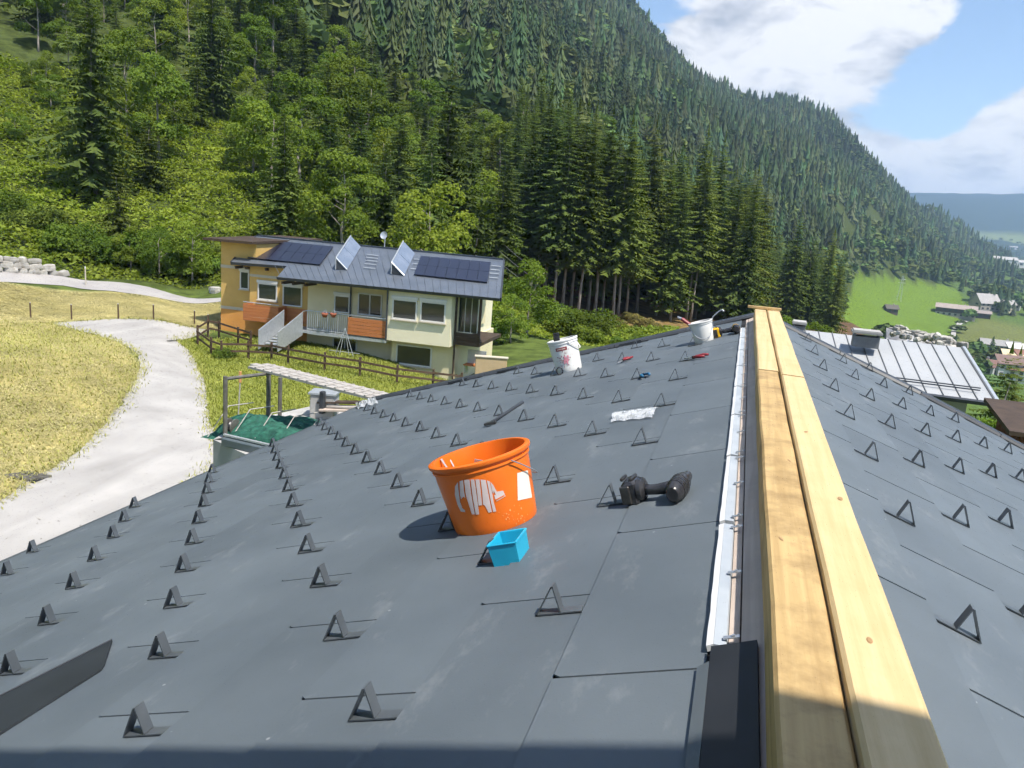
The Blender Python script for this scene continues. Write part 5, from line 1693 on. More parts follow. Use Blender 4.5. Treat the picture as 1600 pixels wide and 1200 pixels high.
# brown shed at the lower right
P = at_r(1600, 690, 17.0)
sh = thing('shed', (P[0] + .9, P[1] + .5, P[2] - 3), 'dark red brown wooden shed at the right edge of the picture', 'shed')
M_SHED = mat('red_brown_boards', (.13, .042, .026), (.18, .062, .038), rough=.7, scale=3, stretch=(9, 9, 1))
base = P + np.array([.75, .3, 0])
for k in range(8):
    mb = MB(); mb.box(base + np.array([-.85 + .2 * k, -.6, -1.6]), (.19, .03, 3.6)); mb.build('board', M_SHED, sh)
for k in range(6):
    mb = MB(); mb.box(base + np.array([-.97, -.5 + .2 * k, -1.6]), (.03, .19, 3.6)); mb.build('board', M_SHED, sh)
mb = MB(); mb.prism([base + np.array([-1.2, -.9, .2]), base + np.array([1.6, -.9, .2]), base + np.array([1.6, .9, .45]), base + np.array([-1.2, .9, .45])], (0, 0, .08)); o = mb.build('roof', M_BROWN, sh); fix_normals(o.data)
mb = MB(); mb.box(base + np.array([.2, .3, -1.7]), (2.0, 1.5, 3.4)); mb.build('core', M_BROWN, sh)


# ------------------------------------------------------------------ valley buildings
M_VW = mat('valley_white_wall', (.62, .60, .56), rough=.9)
M_VWIN = mat('valley_window', (.05, .055, .06), rough=.2)
M_VDOOR = mat('valley_door', (.14, .09, .05), rough=.7)
VM = {}


def vmat(c):
    if c not in VM: VM[c] = mat('valley_%d' % len(VM), tuple(x * .92 for x in c), tuple(x * 1.08 for x in c), rough=.85, scale=.3)
    return VM[c]


def valley_house(x, y, w, dep, h, rh, ang, wall, roof, label, rows=2, cols=4, lowwood=None, r=None, name='house', cat='house', over=.8):
    q = ground(x, y) if r is None else at_r(x, y, r)
    t = thing(name, q, label, cat)
    M = Matrix.Translation(Vector(q)) @ Matrix.Rotation(ang, 4, 'Z')
    def P(a, b, c): return M @ Vector((a, b, c))
    mb = MB(); mb.prism([P(-w / 2, -dep / 2, -3), P(-w / 2, dep / 2, -3), P(-w / 2, dep / 2, h), P(-w / 2, 0, h + rh), P(-w / 2, -dep / 2, h)], M.to_3x3() @ Vector((w, 0, 0))); o = mb.build('wall', vmat(wall), t); fix_normals(o.data)
    if lowwood:
        mb = MB(); mb.box(P(0, 0, h * .72), (w + .1, dep + .1, h * .54), M.to_3x3()); mb.build('timber_storey', vmat(lowwood), t)
    for s in (-1, 1):
        e = over; k = rh / (dep / 2)
        mb = MB(); mb.prism([P(-w / 2 - e, s * (dep / 2 + e), h - e * k + .15), P(w / 2 + e, s * (dep / 2 + e), h - e * k + .15), P(w / 2 + e, 0, h + rh + .15), P(-w / 2 - e, 0, h + rh + .15)], (0, 0, .25)); o = mb.build('roof', vmat(roof), t); fix_normals(o.data)
        if s < 0: rf = o
    mb = MB(); mb.box(P(w * .2, dep * .12, h + rh + .3), (.8, .8, 1.6), M.to_3x3()); mb.build('chimney', vmat((.4, .38, .36)), rf)
    for i in range(rows):
        for j in range(cols):
            a = -w / 2 + w * (j + .5) / cols; b = h * (i + .55) / rows
            mb = MB(); mb.box(P(a, -dep / 2 - .08, b), (w / cols * .42, .12, h / rows * .48), M.to_3x3()); mb.build('window', M_VWIN, t)
    for i in range(rows):
        mb = MB(); mb.box(P(-w / 2 - .08, -dep * .15, h * (i + .55) / rows), (.12, dep * .22, h / rows * .48), M.to_3x3()); mb.build('window', M_VWIN, t)
    return t


BW, RT = (.07, .045, .032), (.24, .12, .085)
valley_house(1391, 489, 7.5, 5, 3.2, 2.0, .3, (.09, .06, .045), (.10, .085, .075), 'small dark wooden hay hut on the green hillside meadow', 1, 2, None, None, 'hut', 'hut')
valley_house(1492, 494, 27, 13, 6, 2.6, -.22, (.40, .36, .32), (.34, .28, .25), 'long farmhouse with pale brown roof above the meadow track', 2, 7, BW)
valley_house(1530, 496, 14, 8, 3.6, 1.6, -.15, BW, (.30, .25, .23), 'low dark barn right of the long farmhouse', 1, 3)
valley_house(1537, 484, 18, 12, 6, 6.5, .5, (.36, .32, .28), (.36, .34, .33), 'grey steep roofed barn behind the long farmhouse', 2, 4)
valley_house(1572, 487, 8, 8, 6, 3, .3, (.60, .54, .40), (.34, .32, .30), 'small cream house right of the farm among trees', 2, 3)
valley_house(1583, 483, 9, 7, 4, 2.5, -.4, (.50, .47, .42), (.26, .25, .25), 'little grey roofed house farthest right of the farm', 1, 3)
valley_house(1558, 556, 16, 10, 5.5, 2, -.1, (.40, .39, .37), (.30, .29, .28), 'grey roofed house at the near edge of the valley village', 2, 5)
valley_house(1592, 563, 13, 9, 6.0, 1.8, .05, M_VW and (.58, .55, .50), (.66, .64, .58), 'village house with cream flat looking roof', 2, 4)
valley_house(1586, 574, 12, 9, 5.5, 1.6, -.05, (.50, .48, .46), (.70, .56, .34), 'village house with pale yellow roof', 2, 4)
valley_house(1608, 580, 15, 10, 6, 2.6, .2, (.60, .57, .53), RT, 'village house with red brown roof at the picture edge', 2, 4)
valley_house(1578, 590, 13, 9, 6, 2.6, .1, (.62, .60, .57), (.20, .13, .11), 'white village house with brown roof and dark windows', 2, 5)
valley_house(1598, 597, 12, 9, 5, 2.4, -.2, (.64, .62, .59), RT, 'lowest white village house with reddish roof', 2, 4)
valley_house(1530, 585, 9, 7, 4, 2, -.35, (.45, .43, .42), (.21, .12, .10), 'small reddish roofed house beside the pale roof verge', 1, 3)
for (x, y, w, l) in ((1568, 413, 40, 'far white farm on the valley fields'), (1592, 416, 34, 'long far white building at the right edge of the valley'), (1583, 389, 30, 'tiny farthest white farm on the hill fields'), (1524, 437, 10, 'tiny white hut among the trees at the foot of the mountain')):
    valley_house(x, y, w, w * .5, w * .22, w * .12, .1, (.62, .60, .57), (.42, .40, .38), l, 1, 3)


# rubble and stacked stones behind the pale roof
R = random.Random(5); mb = MB()
rub = thing('rubble_pile', ground(1440, 527), 'heap of grey and white rubble blocks behind the pale roof', 'rubble')
for k in range(110):
    x = R.uniform(1393, 1505); y = 505 + (x - 1393) * .28 + R.uniform(0, 18)
    q = at_r(x, y, 75 + R.uniform(-4, 4)); s = R.uniform(.2, .75)
    M = Matrix.Translation(Vector(q)) @ Matrix.Rotation(R.uniform(0, 3), 4, 'Z') @ Matrix.Rotation(R.uniform(-.6, .6), 4, 'X') @ Matrix.Diagonal((s * R.uniform(.8, 2.2), s, s * R.uniform(.3, .9), 1))
    link('block', R.choice(STONES), M, rub).data
mr = mat('rubble_grey', (.16, .165, .18), (.55, .55, .55), rough=.9, scale=.9, lo=.45, hi=.62)
V = []; 
mb = MB()
pp = [at_r(1385, 512, 76), at_r(1510, 548, 74), at_r(1510, 575, 72), at_r(1385, 560, 72)]
mb.prism(pp, (0, 0, -3)); o = mb.build('pile_core', mr, rub); fix_normals(o.data)

# ------------------------------------------------------------------ power lines over the clearing and the lattice pole on the meadow
wr = thing('power_line', at_r(735, 400, 80), 'three thin power wires crossing the gap beside the solar house', 'wires')
for (a, b2) in (((690, 268), (838, 438)), ((700, 262), (848, 430)), ((682, 280), (828, 446))):
    A_, B__ = at_r(*a, 120), at_r(*b2, 62)
    pts = [A_ * (1 - t) + B__ * t - np.array([0, 0, 4 * t * (1 - t) * 1.5]) for t in np.linspace(0, 1, 14)]
    mb = MB(); mb.tube(pts, .013, 4); mb.build('wire', mat('wire_grey', (.25, .25, .25), rough=.5) if 'wire_grey' not in bpy.data.materials else bpy.data.materials['wire_grey'], wr)
q = ground(1404, 472); t = thing('lattice_pylon', q, 'slender lattice pylon standing on the hillside meadow', 'pylon')
hh = 36 / 1240 * math.hypot(q[0], q[1])
for (sx, sy) in ((-1, -1), (1, -1), (1, 1), (-1, 1)):
    mb = MB(); mb.tube([q + np.array([sx * 1.5, sy * 1.5, 0]), q + np.array([sx * .3, sy * .3, hh])], .10, 4); mb.build('leg', M_STEEL, t)
for k in (.75, .88):
    mb = MB(); mb.tube([q + np.array([-2.5, 0, hh * k]), q + np.array([2.5, 0, hh * k])], .10, 4); mb.build('cross_arm', M_STEEL, t)
# ------------------------------------------------------------------ vegetation
M_BARK = mat('grey_brown_bark', (.22, .19, .155), (.42, .37, .32), rough=.95, scale=2.5, stretch=(3, 3, .5), detail=6)
M_SPRUCE = leaf_mat('spruce_needles', (.068, .106, .026), (.135, .182, .046), .45, .34, .26)
M_SPRUCEY = leaf_mat('young_spruce_needles', (.090, .130, .026), (.172, .212, .046), .45, .34, .25)
M_LEAF = leaf_mat('broad_leaves', (.095, .150, .020), (.19, .26, .038), .5, .38, .28)
M_LEAFY = leaf_mat('yellow_green_leaves', (.140, .200, .022), (.25, .31, .045), .6, .40, .22)
M_HEDGE = leaf_mat('shrub_leaves', (.085, .140, .020), (.18, .24, .042), .9, .3, .25)
M_DRY = leaf_mat('dry_shrub_leaves', (.14, .13, .035), (.25, .20, .065), .9, .2, .2)


def trunk_mesh(h, r0, seed, limbs=0, crown0=.4, lean=.02):
    R = random.Random(seed); mb = MB(); n = 7; TT = (0, .15, .35, .6, .8, .97) if limbs else (0, .12, .3, .5, .68, .8)
    path = [(R.gauss(0, lean) * h * t, R.gauss(0, lean) * h * t, h * t) for t in TT]
    path[0] = (0, 0, -.6)
    mb.tube(path, [r0 * (1.25 if k == 0 else 1 - .92 * (k / 5)) for k in range(6)], n)
    for k in range(limbs):
        t = R.uniform(crown0, .85); a = R.uniform(0, 2 * pi); L = h * R.uniform(.16, .30) * (1.1 - t * .6)
        b = np.array([np.interp(t, (0, .15, .35, .6, .8, .97), [q[i] for q in path]) for i in range(3)]); b[2] = h * t
        e = b + np.array([cos(a) * L, sin(a) * L, L * R.uniform(.4, 1.0)])
        m_ = (b + e) / 2 + np.array([0, 0, -.06 * L])
        mb.tube([b, m_, e], [r0 * .42 * (1 - t * .6), r0 * .26 * (1 - t * .5), r0 * .06], 5)
    return mb.mesh('trunk', M_BARK, True)


def spruce_mesh(h, rmax, c0, seed, mt, levels=34, nb=8, scrag=.25):
    """whorls of drooping branches, each a ragged two-sided spray of twigs"""
    g = np.random.default_rng(seed); V = []; Fc = []
    def tri(a, b, c):
        k = len(V); V.extend((a, b, c)); Fc.append((k, k + 1, k + 2))
    asym = g.uniform(.85, 1.15, 8)
    for i in range(levels):
        t = i / (levels - 1); z = h * (c0 + (1 - c0) * t ** .92)
        prof = (1 - t) ** .80 * (1 - .25 * math.exp(-t * 14)) + .015
        n = max(4, int(nb * (1 - .45 * t) + g.uniform(-.5, 1.2)))
        ph = g.uniform(0, 6.28)
        for k in range(n):
            a = ph + 6.283 * (k + g.uniform(-.3, .3)) / n
            L = rmax * prof * g.uniform(1 - scrag * 1.4, 1 + scrag) * asym[int(a / 6.2832 * 8) % 8]
            if L < .12: L = .12
            d = np.array([cos(a), sin(a), 0]); s = np.array([-sin(a), cos(a), 0])
            up = .25 * (t - .35); z0 = z + g.uniform(-.3, .3) * h / levels
            droop = g.uniform(.30, .52) * (1 - .5 * t)
            m = 6
            pts = []
            for j in range(m + 1):
                q = j / m
                pts.append(d * (L * q) + np.array([0, 0, z0 + L * (up * q - droop * q * q + .16 * q ** 4)]))
            for j in range(m):
                q = (j + .5) / m; w = L * .30 * (1.15 - q * .85) * g.uniform(.75, 1.25)
                for sd in (-1, 1):
                    b0, b1 = pts[j], pts[j + 1]
                    tip = (b0 + b1) / 2 + d * (L * g.uniform(.06, .20)) + s * (sd * w * g.uniform(.7, 1.2)) + np.array([0, 0, -w * g.uniform(.25, .75)])
                    tri(b0, b1 + (b1 - b0) * .15, tip)
                    if L > .9:                                   # hanging twigs below the branch
                        tip2 = (b0 + b1) / 2 + s * (sd * w * .35) + np.array([0, 0, -w * g.uniform(.6, 1.2)])
                        tri(b0 * .6 + b1 * .4, b1, tip2)
            tri(pts[-2], pts[-1] + d * L * .12, pts[-1] + s * L * .08 + np.array([0, 0, -.06 * L]))
    tri(np.array([.10, 0, h * .95]), np.array([-.10, .02, h * .95]), np.array([0, 0, h * 1.03])); tri(np.array([0, .10, h * .95]), np.array([.02, -.10, h * .95]), np.array([0, 0, h * 1.03]))
    return np_mesh('crown', np.array(V), np.array(Fc), mt)


def leaf_cloud(cent, rad, nper, size, g, flat=.85, droop=.25):
    """leaf-clump quads over the surface and in the shell of lobes"""
    V = []; n = 0
    for c, r in zip(cent, rad):
        m = int(nper * (r / np.mean(rad)) ** 2)
        u = g.normal(size=(m, 3)); u /= np.linalg.norm(u, axis=1)[:, None]
        u[:, 2] = np.where(u[:, 2] < -.35, -u[:, 2] * .8, u[:, 2])
        rr = r * g.uniform(.62, 1.08, m) ** .7
        P = c + u * rr[:, None] * np.array([1, 1, flat])
        nr = u + g.normal(0, .55, (m, 3)); nr[:, 2] += .35; nr /= np.linalg.norm(nr, axis=1)[:, None]
        t = np.cross(nr, g.normal(size=(m, 3))); t /= np.linalg.norm(t, axis=1)[:, None]
        b = np.cross(nr, t)
        s = size * g.uniform(.55, 1.35, m)[:, None]
        # a bent leaf clump: two triangles folded along the diagonal
        q0 = P - t * s * .5; q1 = P + b * s * .42 - nr * s * droop; q2 = P + t * s * .62; q3 = P - b * s * .42 - nr * s * droop * .8
        V.append(np.stack([q0, q1, q2, q0, q2, q3], 1).reshape(-1, 3))
    V = np.concatenate(V); return V, np.arange(len(V)).reshape(-1, 3)


def broad_mesh(h, w, c0, seed, mt, lobes=22, nper=115, size=.42, tall=1.0):
    nper = int(nper * 1.9); size *= .70
    g = np.random.default_rng(seed); cent = []; rad = []
    for k in range(lobes):
        t = g.uniform(0, 1); z = h * (c0 + (1 - c0) * (t * .86 + .06))
        env = w * math.sqrt(max(.02, 1 - (2 * (t ** tall) - .85) ** 2 / 1.45)) * .5
        a = g.uniform(0, 6.283); q = env * g.uniform(.25, .95) ** .6
        cent.append((q * cos(a), q * sin(a), z)); rad.append(w * g.uniform(.12, .24))
    cent = np.array(cent); rad = np.array(rad)
    V, Fc = leaf_cloud(cent, rad, nper, size, g)
    return np_mesh('crown', V, Fc, mt)


def bush_mesh(w, h, seed, mt, lobes=11, nper=95, size=.26):
    nper = int(nper * 1.7); size *= .76
    g = np.random.default_rng(seed); cent = []; rad = []
    for k in range(lobes):
        a = g.uniform(0, 6.283); q = w * .5 * g.uniform(0, .75)
        rad.append(g.uniform(.2, .36) * min(w, h * 1.2)); cent.append((q * cos(a), q * sin(a), h * g.uniform(.18, .68)))
    V, Fc = leaf_cloud(np.array(cent), np.array(rad), nper, size, g)
    V[:, 2] = np.maximum(V[:, 2], -.2)
    return np_mesh('crown', V, Fc, mt)


TR = {}
TR['inner'] = [(spruce_mesh(19, 3.4, .10, 6, M_SPRUCE, 40, 10), trunk_mesh(19, .2, 6)), (spruce_mesh(21, 3.2, .12, 7, M_SPRUCEY, 40, 10, .3), trunk_mesh(21, .2, 7)), (spruce_mesh(18, 3.0, .08, 8, M_SPRUCE, 38, 10, .3), trunk_mesh(18, .2, 8))]
TR['spruce'] = [(spruce_mesh(20, 3.3, .26, 1, M_SPRUCE, 38, 10), trunk_mesh(20, .19, 1)), (spruce_mesh(22, 3.0, .30, 2, M_SPRUCE, 38, 10), trunk_mesh(22, .19, 2)),
                (spruce_mesh(22, 3.2, .24, 3, M_SPRUCEY, 34, 9), trunk_mesh(22, .27, 3)), (spruce_mesh(21, 2.8, .33, 4, M_SPRUCEY, 36, 10, .35), trunk_mesh(21, .18, 4)),
                (spruce_mesh(20, 3.4, .28, 5, M_SPRUCEY, 38, 10, .3), trunk_mesh(20, .18, 5))]
TR['fir'] = [(spruce_mesh(16, 3.6, .05, 11, M_SPRUCE, 30, 9, .3), trunk_mesh(16, .25, 11)), (spruce_mesh(14, 3.2, .04, 12, M_SPRUCEY, 28, 9, .3), trunk_mesh(14, .22, 12)),
             (spruce_mesh(18, 3.8, .07, 13, M_SPRUCE, 32, 9, .35), trunk_mesh(18, .27, 13)), (spruce_mesh(9, 2.4, .03, 14, M_SPRUCEY, 22, 9, .3), trunk_mesh(9, .15, 14))]
TR['broad'] = [(broad_mesh(11, 7.5, .18, 21, M_LEAF), trunk_mesh(10, .20, 21, 6, .25, .03)), (broad_mesh(9, 6.5, .12, 22, M_LEAFY, 20, 115, .38), trunk_mesh(8, .17, 22, 6, .25, .03)),
               (broad_mesh(13, 7.0, .22, 23, M_LEAF, 26, 110, .45, .8), trunk_mesh(12, .22, 23, 7, .3, .03)), (broad_mesh(8, 6.0, .08, 24, M_LEAF, 18, 120, .36), trunk_mesh(7, .15, 24, 5, .2, .03)),
               (broad_mesh(10, 5.0, .15, 25, M_LEAFY, 20, 110, .36, .8), trunk_mesh(9, .16, 25, 6, .25, .03))]
TR['bush'] = [(bush_mesh(3.6, 2.6, 31, M_HEDGE), None), (bush_mesh(3.0, 2.0, 32, M_LEAFY), None), (bush_mesh(4.2, 3.0, 33, M_LEAF, 14), None), (bush_mesh(2.6, 1.7, 34, M_HEDGE, 9, 90, .2), None)]
TR['dry'] = [(bush_mesh(3.2, 1.8, 41, M_DRY), None), (bush_mesh(2.6, 1.5, 42, M_DRY, 9), None)]
STEM = trunk_mesh(1.6, .07, 51, 5, .2, .05)
RV = random.Random(3)
HB_C = hw(0, 4, 0)
COUNT = {}


def plant(kind, P, label, cat, group, sc=None, var=None, name=None, rot=None, sxy=1.0):
    me, tr = TR[kind][var if var is not None else RV.randrange(len(TR[kind]))]
    sc = sc if sc is not None else RV.uniform(.82, 1.18)
    nm = name or {'spruce': 'spruce_tree', 'inner': 'spruce_tree', 'fir': 'spruce_tree', 'broad': 'leafy_tree', 'bush': 'shrub', 'dry': 'shrub'}[kind]
    M = Matrix.Translation((P[0], P[1], P[2] - .15)) @ Matrix.Rotation(RV.uniform(0, 6.28) if rot is None else rot, 4, 'Z') @ Matrix.Diagonal((sc * sxy, sc * sxy, sc * RV.uniform(.93, 1.07), 1))
    t = link(nm, None, M, None, label=label, cat=cat, group=group)
    for (n, m) in (('crown', me), ('trunk' if kind in ('spruce', 'inner', 'fir', 'broad') else 'stem', tr if tr is not None else STEM)):
        c = bpy.data.objects.new(n, m); COL.objects.link(c); c.parent = t
    COUNT[kind] = COUNT.get(kind, 0) + 1
    return t


def pix(P):
    d = np.asarray(P) - CAM; z = d @ CF
    return 800 + F_PX * (d @ CR) / z, 600 - F_PX * (d @ CU) / z


placed = []


def zone(x, lst):
    for (lim, s) in lst:
        if x < lim: return s


ZL_ = ((60, 'above the stone wall'), (140, 'right above the stone wall end'), (210, 'above the lone boulder'), (280, 'above the road bank'), (340, 'above the green clearing'), (9999, 'above the ochre house'))
ZH_ = ((480, 'behind its left solar array'), (560, 'behind its left collector'), (640, 'behind its right collector'), (720, 'behind its right solar array'), (9999, 'beside the power wires'))


def hgt_(r):
    return ', low on the slope' if r < 92 else ', midway up' if r < 122 else ', high up'


def spot(x, y, r):
    P = at_r(x, y, r); return np.array([P[0], P[1], tz(P[0], P[1])])


def free(P, dist):
    for q in placed:
        if (q[0] - P[0]) ** 2 + (q[1] - P[1]) ** 2 < dist * dist: return False
    return True


def polar(xpix, r):
    a, _ = azr(ray(xpix, 338 + .0768 * (xpix - 800))); X, Y = r * sin(a), r * cos(a)
    return np.array([X, Y, tz(X, Y)])


def scatter(n, xr, rr, dist, fn):
    k = 0; tries = 0
    while k < n and tries < n * 30:
        tries += 1
        x = RV.uniform(*xr); r = sqrt(RV.uniform(rr[0] ** 2, rr[1] ** 2))
        P = polar(x, r)
        if not free(P, dist): continue
        q = P - HP0
        if -10 < q @ HU < 9 and -6 < q @ HV < 10: continue
        if fn(x, r, P): placed.append(P); k += 1


GL = 'trees on the left slope'; GS = 'tall spruces of the stand'
# a) front row of the tall stand, trunks in view
FRONT = [(866, 490, 92), (880, 487, 94), (893, 488, 97), (905, 492, 93), (921, 486, 99), (932, 488, 96), (944, 485, 101), (962, 492, 95), (969, 490, 98), (982, 482, 104), (1000, 478, 108), (1030, 482, 112), (1045, 480, 116), (1078, 490, 112), (1085, 497, 108), (1105, 492, 122), (1125, 496, 128), (850, 480, 98), (838, 470, 102), (1145, 498, 140), (1165, 500, 146)]
ORD = ['first', 'second', 'third', 'fourth', 'fifth', 'sixth', 'seventh', 'eighth', 'ninth', 'tenth', 'eleventh', 'twelfth', 'thirteenth', 'fourteenth', 'fifteenth', 'sixteenth', 'seventeenth', 'eighteenth', 'nineteenth', 'twentieth', 'last']
for (x, y, r) in FRONT:
    P = polar(x + (y - 350) * .077, r); placed.append(P)
    plant('spruce', P, 'bare trunked spruce at the front of the stand, ' + ORD[sorted(q[0] for q in FRONT).index(x)] + ' from the left', 'tree', 'front spruces of the stand', RV.uniform(.98, 1.22), RV.choice([0, 1, 3, 4]))


def f_stand(x, r, P):
    if x > 1250 and r < 150: return False
    plant('inner', P, 'tall dark spruce within the dense stand ' + zone(x, ((860, 'right of the power wires'), (950, 'above the first bare trunks'), (1040, 'above the yellowish embankment'), (1110, 'above the far white bucket'), (9999, 'left of the ridge timbers'))) + (', in its front rows' if r < 135 else ', deep in its middle' if r < 155 else ', in its rear rows'), 'tree', GS, RV.uniform(.9, 1.2)); return True


scatter(120, (800, 1190), (104, 175), 4.0, f_stand)


def f_right(x, r, P):
    plant('inner', P, 'spruce in the right wing of the stand ' + zone(x, ((1180, 'left of the ridge timbers'), (1230, 'behind the end of the ridge timbers'), (1280, 'above the left roof chimney'), (9999, 'at the edge of the green meadow'))) + (', near' if r < 200 else ', farther' if r < 250 else ', farthest'), 'tree', 'spruces beside the meadow', RV.uniform(.75, 1.05)); return True


scatter(75, (1130, 1325), (150, 300), 5.5, f_right)


# b) left slope: broadleaf mixed with dark spruces; clearings of low growth left open
def clear(x, y):
    """open patches of low growth, in the photograph"""
    return (255 < x < 385 and 225 < y < 415) or (-60 < x < 130 and 300 < y < 425) or (x < 75 and 190 < y < 300 and (x + y) % 3 > 1) or (175 < x < 260 and 315 < y < 415)


def f_left(x, r, P):
    u, v = pix(P)
    if clear(u, v) or clear(u + 4, v - 35) or clear(u + 8, v - 75): return False
    k = RV.random()
    if x < 135 and r < 118:
        plant('broad', P, 'low bright leafy tree ' + zone(x, ZL_) + hgt_(r), 'tree', GL, RV.uniform(.34, .58), RV.choice([1, 3, 4]))
    elif x < 420:
        if k < .14 + (.10 if r > 110 else 0): plant('fir', P, 'dark spruce branched to the ground ' + zone(x, ZL_) + hgt_(r), 'tree', 'dark spruces on the left slope', RV.uniform(.55, .95))
        else: plant('broad', P, 'leafy green tree ' + zone(x, ZL_) + hgt_(r), 'tree', GL, RV.uniform(.42, .85))
    else:
        if k < .36: plant('fir', P, 'bushy spruce behind the solar house, ' + zone(x, ZH_) + hgt_(r), 'tree', 'spruces behind the solar roof', RV.uniform(.6, .95))
        elif k < .6: plant('inner', P, 'tall spruce rising behind the solar house, ' + zone(x, ZH_) + hgt_(r), 'tree', 'tall spruces behind the solar roof', RV.uniform(.6, .85))
        else: plant('broad', P, 'leafy tree behind the solar house, ' + zone(x, ZH_) + hgt_(r), 'tree', 'leafy trees behind the solar roof', RV.uniform(.7, 1.1))
    return True


# a few single trees where the photograph shows them
for (kind, x, y, r, sc, var, lab) in (
        ('fir', 150, 330, 80, 1.0, 2, 'large dark spruce standing in front on the left slope'),
        ('fir', 188, 385, 68, .75, 3, 'small dark spruce above the boulder on the bank'),
        ('fir', 235, 300, 82, .85, 3, 'dark young spruce at the edge of the green clearing'),
        ('broad', 250, 430, 62, .45, 3, 'round bright bush tree on the bank above the road'),
        ('broad', 300, 440, 62, .48, 1, 'leafy bush tree left of the ochre house'),
        ('broad', 205, 432, 63, .40, 4, 'small leafy tree beside the boulder above the road'),
        ('broad', 425, 120, 128, 1.15, 2, 'big round deciduous tree high on the slope'),
        ('broad', 535, 385, 66, .8, 0, 'wide bright leafy tree behind the collectors'),
        ('fir', 690, 405, 78, 1.15, 2, 'tall yellowish spruce at the right end of the solar roof'),
        ('broad', 825, 500, 60, .62, 1, 'round leafy tree right of the solar house'),
        ('broad', 800, 508, 56, .45, 3, 'smaller leafy tree beside the veranda')):
    P = spot(x, y, r); placed.append(P); plant(kind, P, lab, 'tree', None, sc, var)
scatter(84, (-60, 430), (82, 150), 4.8, f_left)
scatter(85, (400, 800), (62, 165), 4.4, f_left)


# c) shrubs: bank, garden, embankment, right-hand side
def shrub(x, y, r, kind, sc, lab, group=None, var=None, onr=True):
    P = spot(x, y, r); plant(kind, P, lab, 'shrub', group, sc, var)


for k in range(26):
    x = 770 + 290 * ((k * .618) % 1); r = 56 + 24 * ((k * .377) % 1)
    P = polar(x, r); plant('bush', P, 'garden shrub before the spruce stand, ' + zone(x, ((830, 'right of the veranda'), (890, 'behind the white paint bucket'), (950, 'right of the white paint bucket'), (1010, 'left of the embankment'), (9999, 'below the embankment'))) + (', front' if r < 64 else ', middle' if r < 72 else ', rear'), 'shrub', 'garden shrubs', RV.uniform(.7, 1.1) * (1 if x < 950 else .55))
for k in range(12):
    x = 985 + 95 * ((k * .618) % 1); r = 86 + 12 * ((k * .377) % 1)
    P = polar(x, r); plant('dry', P, 'yellowish shrub on the embankment below the spruces', 'shrub', 'embankment shrubs', RV.uniform(.5, .85))
for k in range(34):
    x = -30 + 370 * ((k * .618) % 1); r = 63 + 5 * ((k * .377) % 1) + (3 if x < 90 else 0)
    P = polar(x, r); plant('bush', P, 'leafy shrub on the bank above the upper road, ' + zone(x, ((30, 'behind the stone wall'), (95, 'at the stone wall end'), (150, 'left of the lone boulder'), (200, 'right of the lone boulder'), (260, 'midway to the house'), (310, 'near the ochre house'), (9999, 'beside the ochre house'))) + (', front' if r < 66.5 else ', rear'), 'shrub', 'bank shrubs', RV.uniform(.6, 1.1))
for k in range(9):
    x = 1258 + 62 * ((k * .618) % 1); r = 62 + 20 * ((k * .377) % 1)
    P = polar(x, r); P[2] = tz(P[0], P[1])
    plant('broad', P, 'round leafy tree behind the pale roof', 'tree', 'leafy trees behind the pale roof', RV.uniform(.34, .5), RV.choice([0, 2, 3]))
for (x, y, r, sc) in ((1500, 646, 19, .3), (1525, 658, 18, .3), (1545, 668, 17, .28), (1565, 680, 16, .28), (1582, 690, 15.5, .24)):
    P = at_r(x, y, r); plant('bush', P + np.array([0, 0, -.6]), 'light green shrub growing below the right verge', 'shrub', 'shrubs below the right verge', sc)
for (x, y, r, sc) in ((1562, 640, 34, .75), (1578, 632, 40, .6)):
    P = at_r(x, y, r); P[2] -= 4.2 if r < 36 else 3
    plant('fir', P, 'dark young spruce right of the pale roof corner' if r < 36 else 'second dark spruce behind the pale roof corner', 'tree', None, sc, 3)
for (x, y, k, s) in ((352, 562, 'bush', .42), (345, 556, 'bush', .36), (362, 560, 'bush', .36)):
    P = ground(x, y); plant('bush', P, 'small flowering shrub at the fence corner', 'shrub', 'fence corner shrubs', s, 3)
# hedge behind the lower terrace of the solar house
for k in range(4):
    u, w = hit(830 + 40 * k, 690, .5); P = hw(u, .4, w - .5)
    plant('bush', P, 'climbing plant on the trellis wall below the balcony', 'plant', 'trellis plants', .42, 3)


